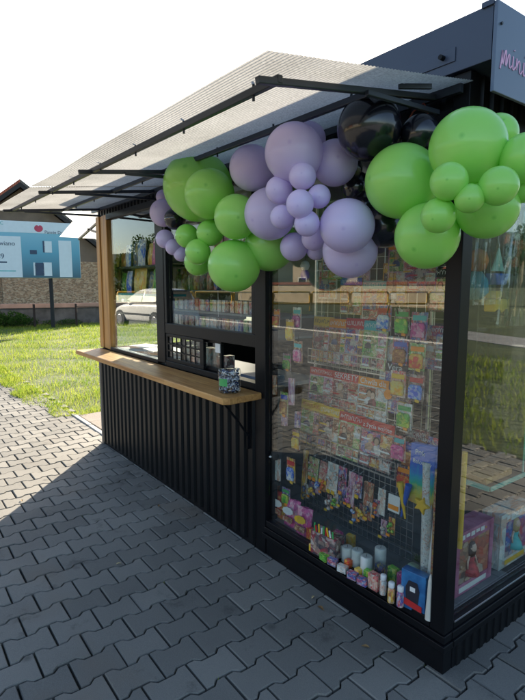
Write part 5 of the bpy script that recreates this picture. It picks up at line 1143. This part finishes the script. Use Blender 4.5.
def ringc(x, zb, zt, hb, ht):
    h = [(hb, zb), (hb*.6+ht*.4, zb*.55+zt*.45), (ht, zt-.05), (ht*.8, zt)]; return [(x, y, z) for y, z in h] + [(x, -y, z) for y, z in h[::-1]]
loft([(-1.80,.90,.95,.72,.66),(-1.72,.90,1.15,.75,.66),(-1.50,.90,1.42,.76,.61),(-1.1,.90,1.49,.77,.60),(-.2,.90,1.50,.77,.60),(.25,.90,1.44,.77,.60),(.65,.90,1.18,.76,.63),(1.02,.86,.93,.74,.66)], ringc, 'roof', M['carpaint'], C)
sidep = lambda s: (lambda u, q, t: (u, s*((.785-.175*q)+t), .98+.42*q))
for s in (-1, 1):
    MB().prism([(.80,.02),(-.30,.0),(-.30,.92),(.18,.92)], sidep(s), -.01, .008).build('side_window', M['carglass'], C, bevel=.01)
    MB().prism([(-.38,.0),(-1.25,.06),(-1.38,.45),(-1.22,.90),(-.38,.92)], sidep(s), -.01, .008).build('side_window', M['carglass'], C, bevel=.01)
    MB().box(-.9, .9, *sorted((s*.818, s*.835)), .50, .56).build('trim_strip', M['rubber'], C)
    MB().box(-1.86, -1.72, *sorted((s*.60, s*.765)), .80, 1.12).build('tail_lamp', M['tail'], C, bevel=.02)
    MB().lathe([(.01,-.09),(.07,-.06),(.09,0),(.07,.06),(.01,.09)], (1.70, s*.56, .66), 16).build('headlight', M['lamp'], C, smooth=True)
    MB().box(.62, .80, *sorted((s*.82, s*.96)), .96, 1.08).build('wing_mirror', M['carpaint'], C, bevel=.02)
    for x in (-1.22, 1.22):
        MB().tube([(x, s*.60, .30), (x, s*.826, .30)], .345, 28).build('wheel_arch', M['rubber'], C)
        wh = MB().tube([(x, s*.62, .285), (x, s*.835, .285)], .285, 28).build('wheel', M['rubber'], C, bevel=.03)
        r_ = MB().tube([(x, s*.80, .285), (x, s*.842, .285)], .19, 24); r_.build('rim', M['chrome'], wh, bevel=.01)
MB().prism([(.34,1.40),(.92,.99),(.95,1.01),(.37,1.43)], lambda u, q, t: (u, t, q), -.55, .55).build('windscreen', M['carglass'], C)
MB().prism([(-1.53,1.40),(-1.75,1.05),(-1.77,1.07),(-1.55,1.42)], lambda u, q, t: (u, t, q), -.52, .52).build('rear_window', M['carglass'], C)
MB().box(-1.90, -1.80, -.72, .72, .34, .50).build('bumper', M['carpaint'], C, bevel=.03); MB().box(1.76, 1.90, -.66, .66, .30, .46).build('bumper', M['carpaint'], C, bevel=.03)
C.location = (-17.25, -6.75, -.005); C.rotation_euler = (0, 0, math.pi - .14)

RL, RR = np.array((-24.1, -17.9, 0)), np.array((-17.2, -26.9, 0)); RT = (RR-RL)/np.linalg.norm(RR-RL); RN = np.array((-RT[1], RT[0], 0))
gr = thing('guard_rail', 'yellow tubular street railing panel across the road, mirrored in the window', 'railing', (0,0,0), 'yellow railing panels across the road')
pts = []
for cx_, cz_, a0 in ((.12,.57,math.pi),(2.22,.57,1.5*math.pi),(2.22,1.08,0),(.12,1.08,.5*math.pi)):
    for k in range(6): a = a0+k*math.pi/10; pts.append((cx_+.1*math.cos(a), 0, cz_+.1*math.sin(a)))
pts.append(pts[0]); b = MB(); b.tube(pts, .058, 8, cap=False); b.build('frame', M['rail_yellow'], gr, smooth=True)
for x in (.02, 2.32): MB().tube([(x, 0, -.1), (x, 0, .62)], .028, 8).build('post', M['rail_yellow'], gr, smooth=True)
for k in range(-4, 10):
    o = gr if k == -4 else copy_tree(gr); P = RL + RT*2.42*k; o.location = P + np.array((0,0,-.02)); o.rotation_euler = (0, 0, math.atan2(RT[1], RT[0]))
bw = thing('yard_wall', 'long cream wall with an orange tiled top behind the yellow railing', 'wall', (-30, -29.6, 0))
RW = np.array((-38., -24., 0))
fr_ = lambda u, z, w_: RW + np.array((u, -w_, z))
MB().prism([(-7,-.3),(45,-.3),(45,1.62),(-7,1.62)], fr_, 5.5, 5.8).build('wall', M['plaster'], bw)
MB().prism([(-7,1.622),(45,1.622),(45,1.86),(-7,1.86)], fr_, 5.35, 5.95).build('tiled_top', M['roof_red'], bw)
def house(u0, u1, w0, w1, he, hr, lab, wm, rm, seed):
    o = thing('house', lab, 'house', tuple(fr_((u0+u1)/2, 0, (w0+w1)/2)), 'houses across the road')
    MB().prism([(u0,-.3),(u1,-.3),(u1,he),(u0,he)], fr_, w0, w1).build('wall', wm, o)
    wm_ = (w0+w1)/2
    MB().add([fr_(u0-.4,he,w0-.5), fr_(u1+.4,he,w0-.5), fr_(u1+.4,he,w1+.5), fr_(u0-.4,he,w1+.5), fr_(u0+1.5,hr,wm_), fr_(u1-1.5,hr,wm_)], [(0,1,2,3),(0,1,5,4),(1,2,5),(2,3,4,5),(3,0,4)]).build('roof', rm, o)
    n = int((u1-u0)/2.6)
    for z in (1.0, 3.7):
        if z+1.5 > he: continue
        for k in range(n):
            uu = u0+1.0+k*2.6; fm = MB().prism([(uu-.1,z-.1),(uu+1.2,z-.1),(uu+1.2,z+1.4),(uu-.1,z+1.4)], fr_, w0-.06, w0-.002).build('window', M['white'], o)
            MB().prism([(uu,z),(uu+1.1,z),(uu+1.1,z+1.3),(uu,z+1.3)], fr_, w0-.075, w0-.062).build('pane', M['carglass'], fm)
    MB().prism([(u0+2,hr-1.2),(u0+2.6,hr-1.2),(u0+2.6,hr+.6),(u0+2,hr+.6)], fr_, wm_-.3, wm_+.3).build('chimney', M['roof_red'], o)
house(-2, 7, 9, 17, 5.4, 7.8, 'cream two storey house behind the left part of the yard wall', M['plaster'], M['roof_red'], 1)
house(13, 24, 14, 22, 3.0, 5.5, 'low brown house behind the middle of the yard wall', mat('brown_plaster', (.26,.18,.12), .9), M['roof_red'], 2)
house(30, 40, 8, 16, 5.6, 8.2, 'pale grey house behind the right part of the yard wall', mat('grey_plaster', (.42,.42,.40), .9), M['roof_grey'], 3)

t1 = make_tree('round dark tree', 6.6, 3, M['leaf'], (0,0,0), 'trees around the place'); t2 = make_tree('tall pale green tree', 7.6, 8, M['leaf2'], (0,0,0), 'trees around the place')
spots = [(-46,-10,1,'round dark tree nearest the road on the far left across the street'), (-54,-15,2,'tall pale green tree behind the parked car, leftmost'), (-50,-21,1,'round dark tree behind the parked car'), (-62,-9,1,'round dark tree farthest along the street'), (-58,-27,2,'tall pale tree behind the left end of the yard wall'),
 (-46,-31,1,'round dark tree behind the cream two storey house'), (-40,-38,2,'tall pale tree between the cream and the brown house'), (-33,-41,1,'round dark tree behind the low brown house'), (-28,-49,2,'tall pale tree behind the low brown house'), (-19,-50,1,'round dark tree before the pale grey house'), (-70,-20,2,'tall pale tree far beyond the street trees'), (-75,-34,1,'round dark tree far beyond the street trees'), (-57,-18,1,'round dark tree between the parked car and the street trees'), (-60,-23,1,'round dark tree right of the far street trees'), (-53,-25,1,'round dark tree left of the cream two storey house'), (-66,-14,2,'tall pale tree far down the street'), (-70,-27,1,'round dark tree deep behind the yard wall'), (-64,-32,2,'tall pale tree deep behind the cream house'), (-44,-44,1,'round dark tree deep behind the brown house'), (-36,-52,1,'round dark tree deep behind the yard houses'), (-25,-56,1,'round dark tree deep at the right of the brown house'),
 (26,24,1,'round dark tree beyond the gravel lane, nearest the kiosk'), (18,38,2,'tall pale tree beyond the gravel lane'), (34,36,1,'round dark tree at the right end of the meadow'), (9,46,1,'round dark tree straight behind the meadow'), (2,52,2,'tall pale tree far behind the meadow'), (45,22,2,'tall pale tree at the far right along the lane')]
f1 = f2 = True
for x, y, k, lab in spots:
    if k == 1: o = t1 if f1 else copy_tree(t1); f1 = False
    else: o = t2 if f2 else copy_tree(t2); f2 = False
    o.location = (x, y, 0); o.rotation_euler = (0, 0, x*1.7+y); s = .72+.25*random.random(); o.scale = (s, s, s*random.uniform(.9, 1.15)); o['label'] = lab
for i, (x, y) in enumerate(((-44,-14),(-41,-17),(-37,-20.5))): shrub(('clipped green hedge bush farthest left across the road', 'clipped green hedge bush second across the road', 'clipped green hedge bush nearest the yard wall')[i], np.array((x, y, 0.)), 1.8, 1.5, 2.0, i+50, M['leaf'], 'bushes across the road')

for o in list(col.objects):
    if '_o' in o: del o['_o']
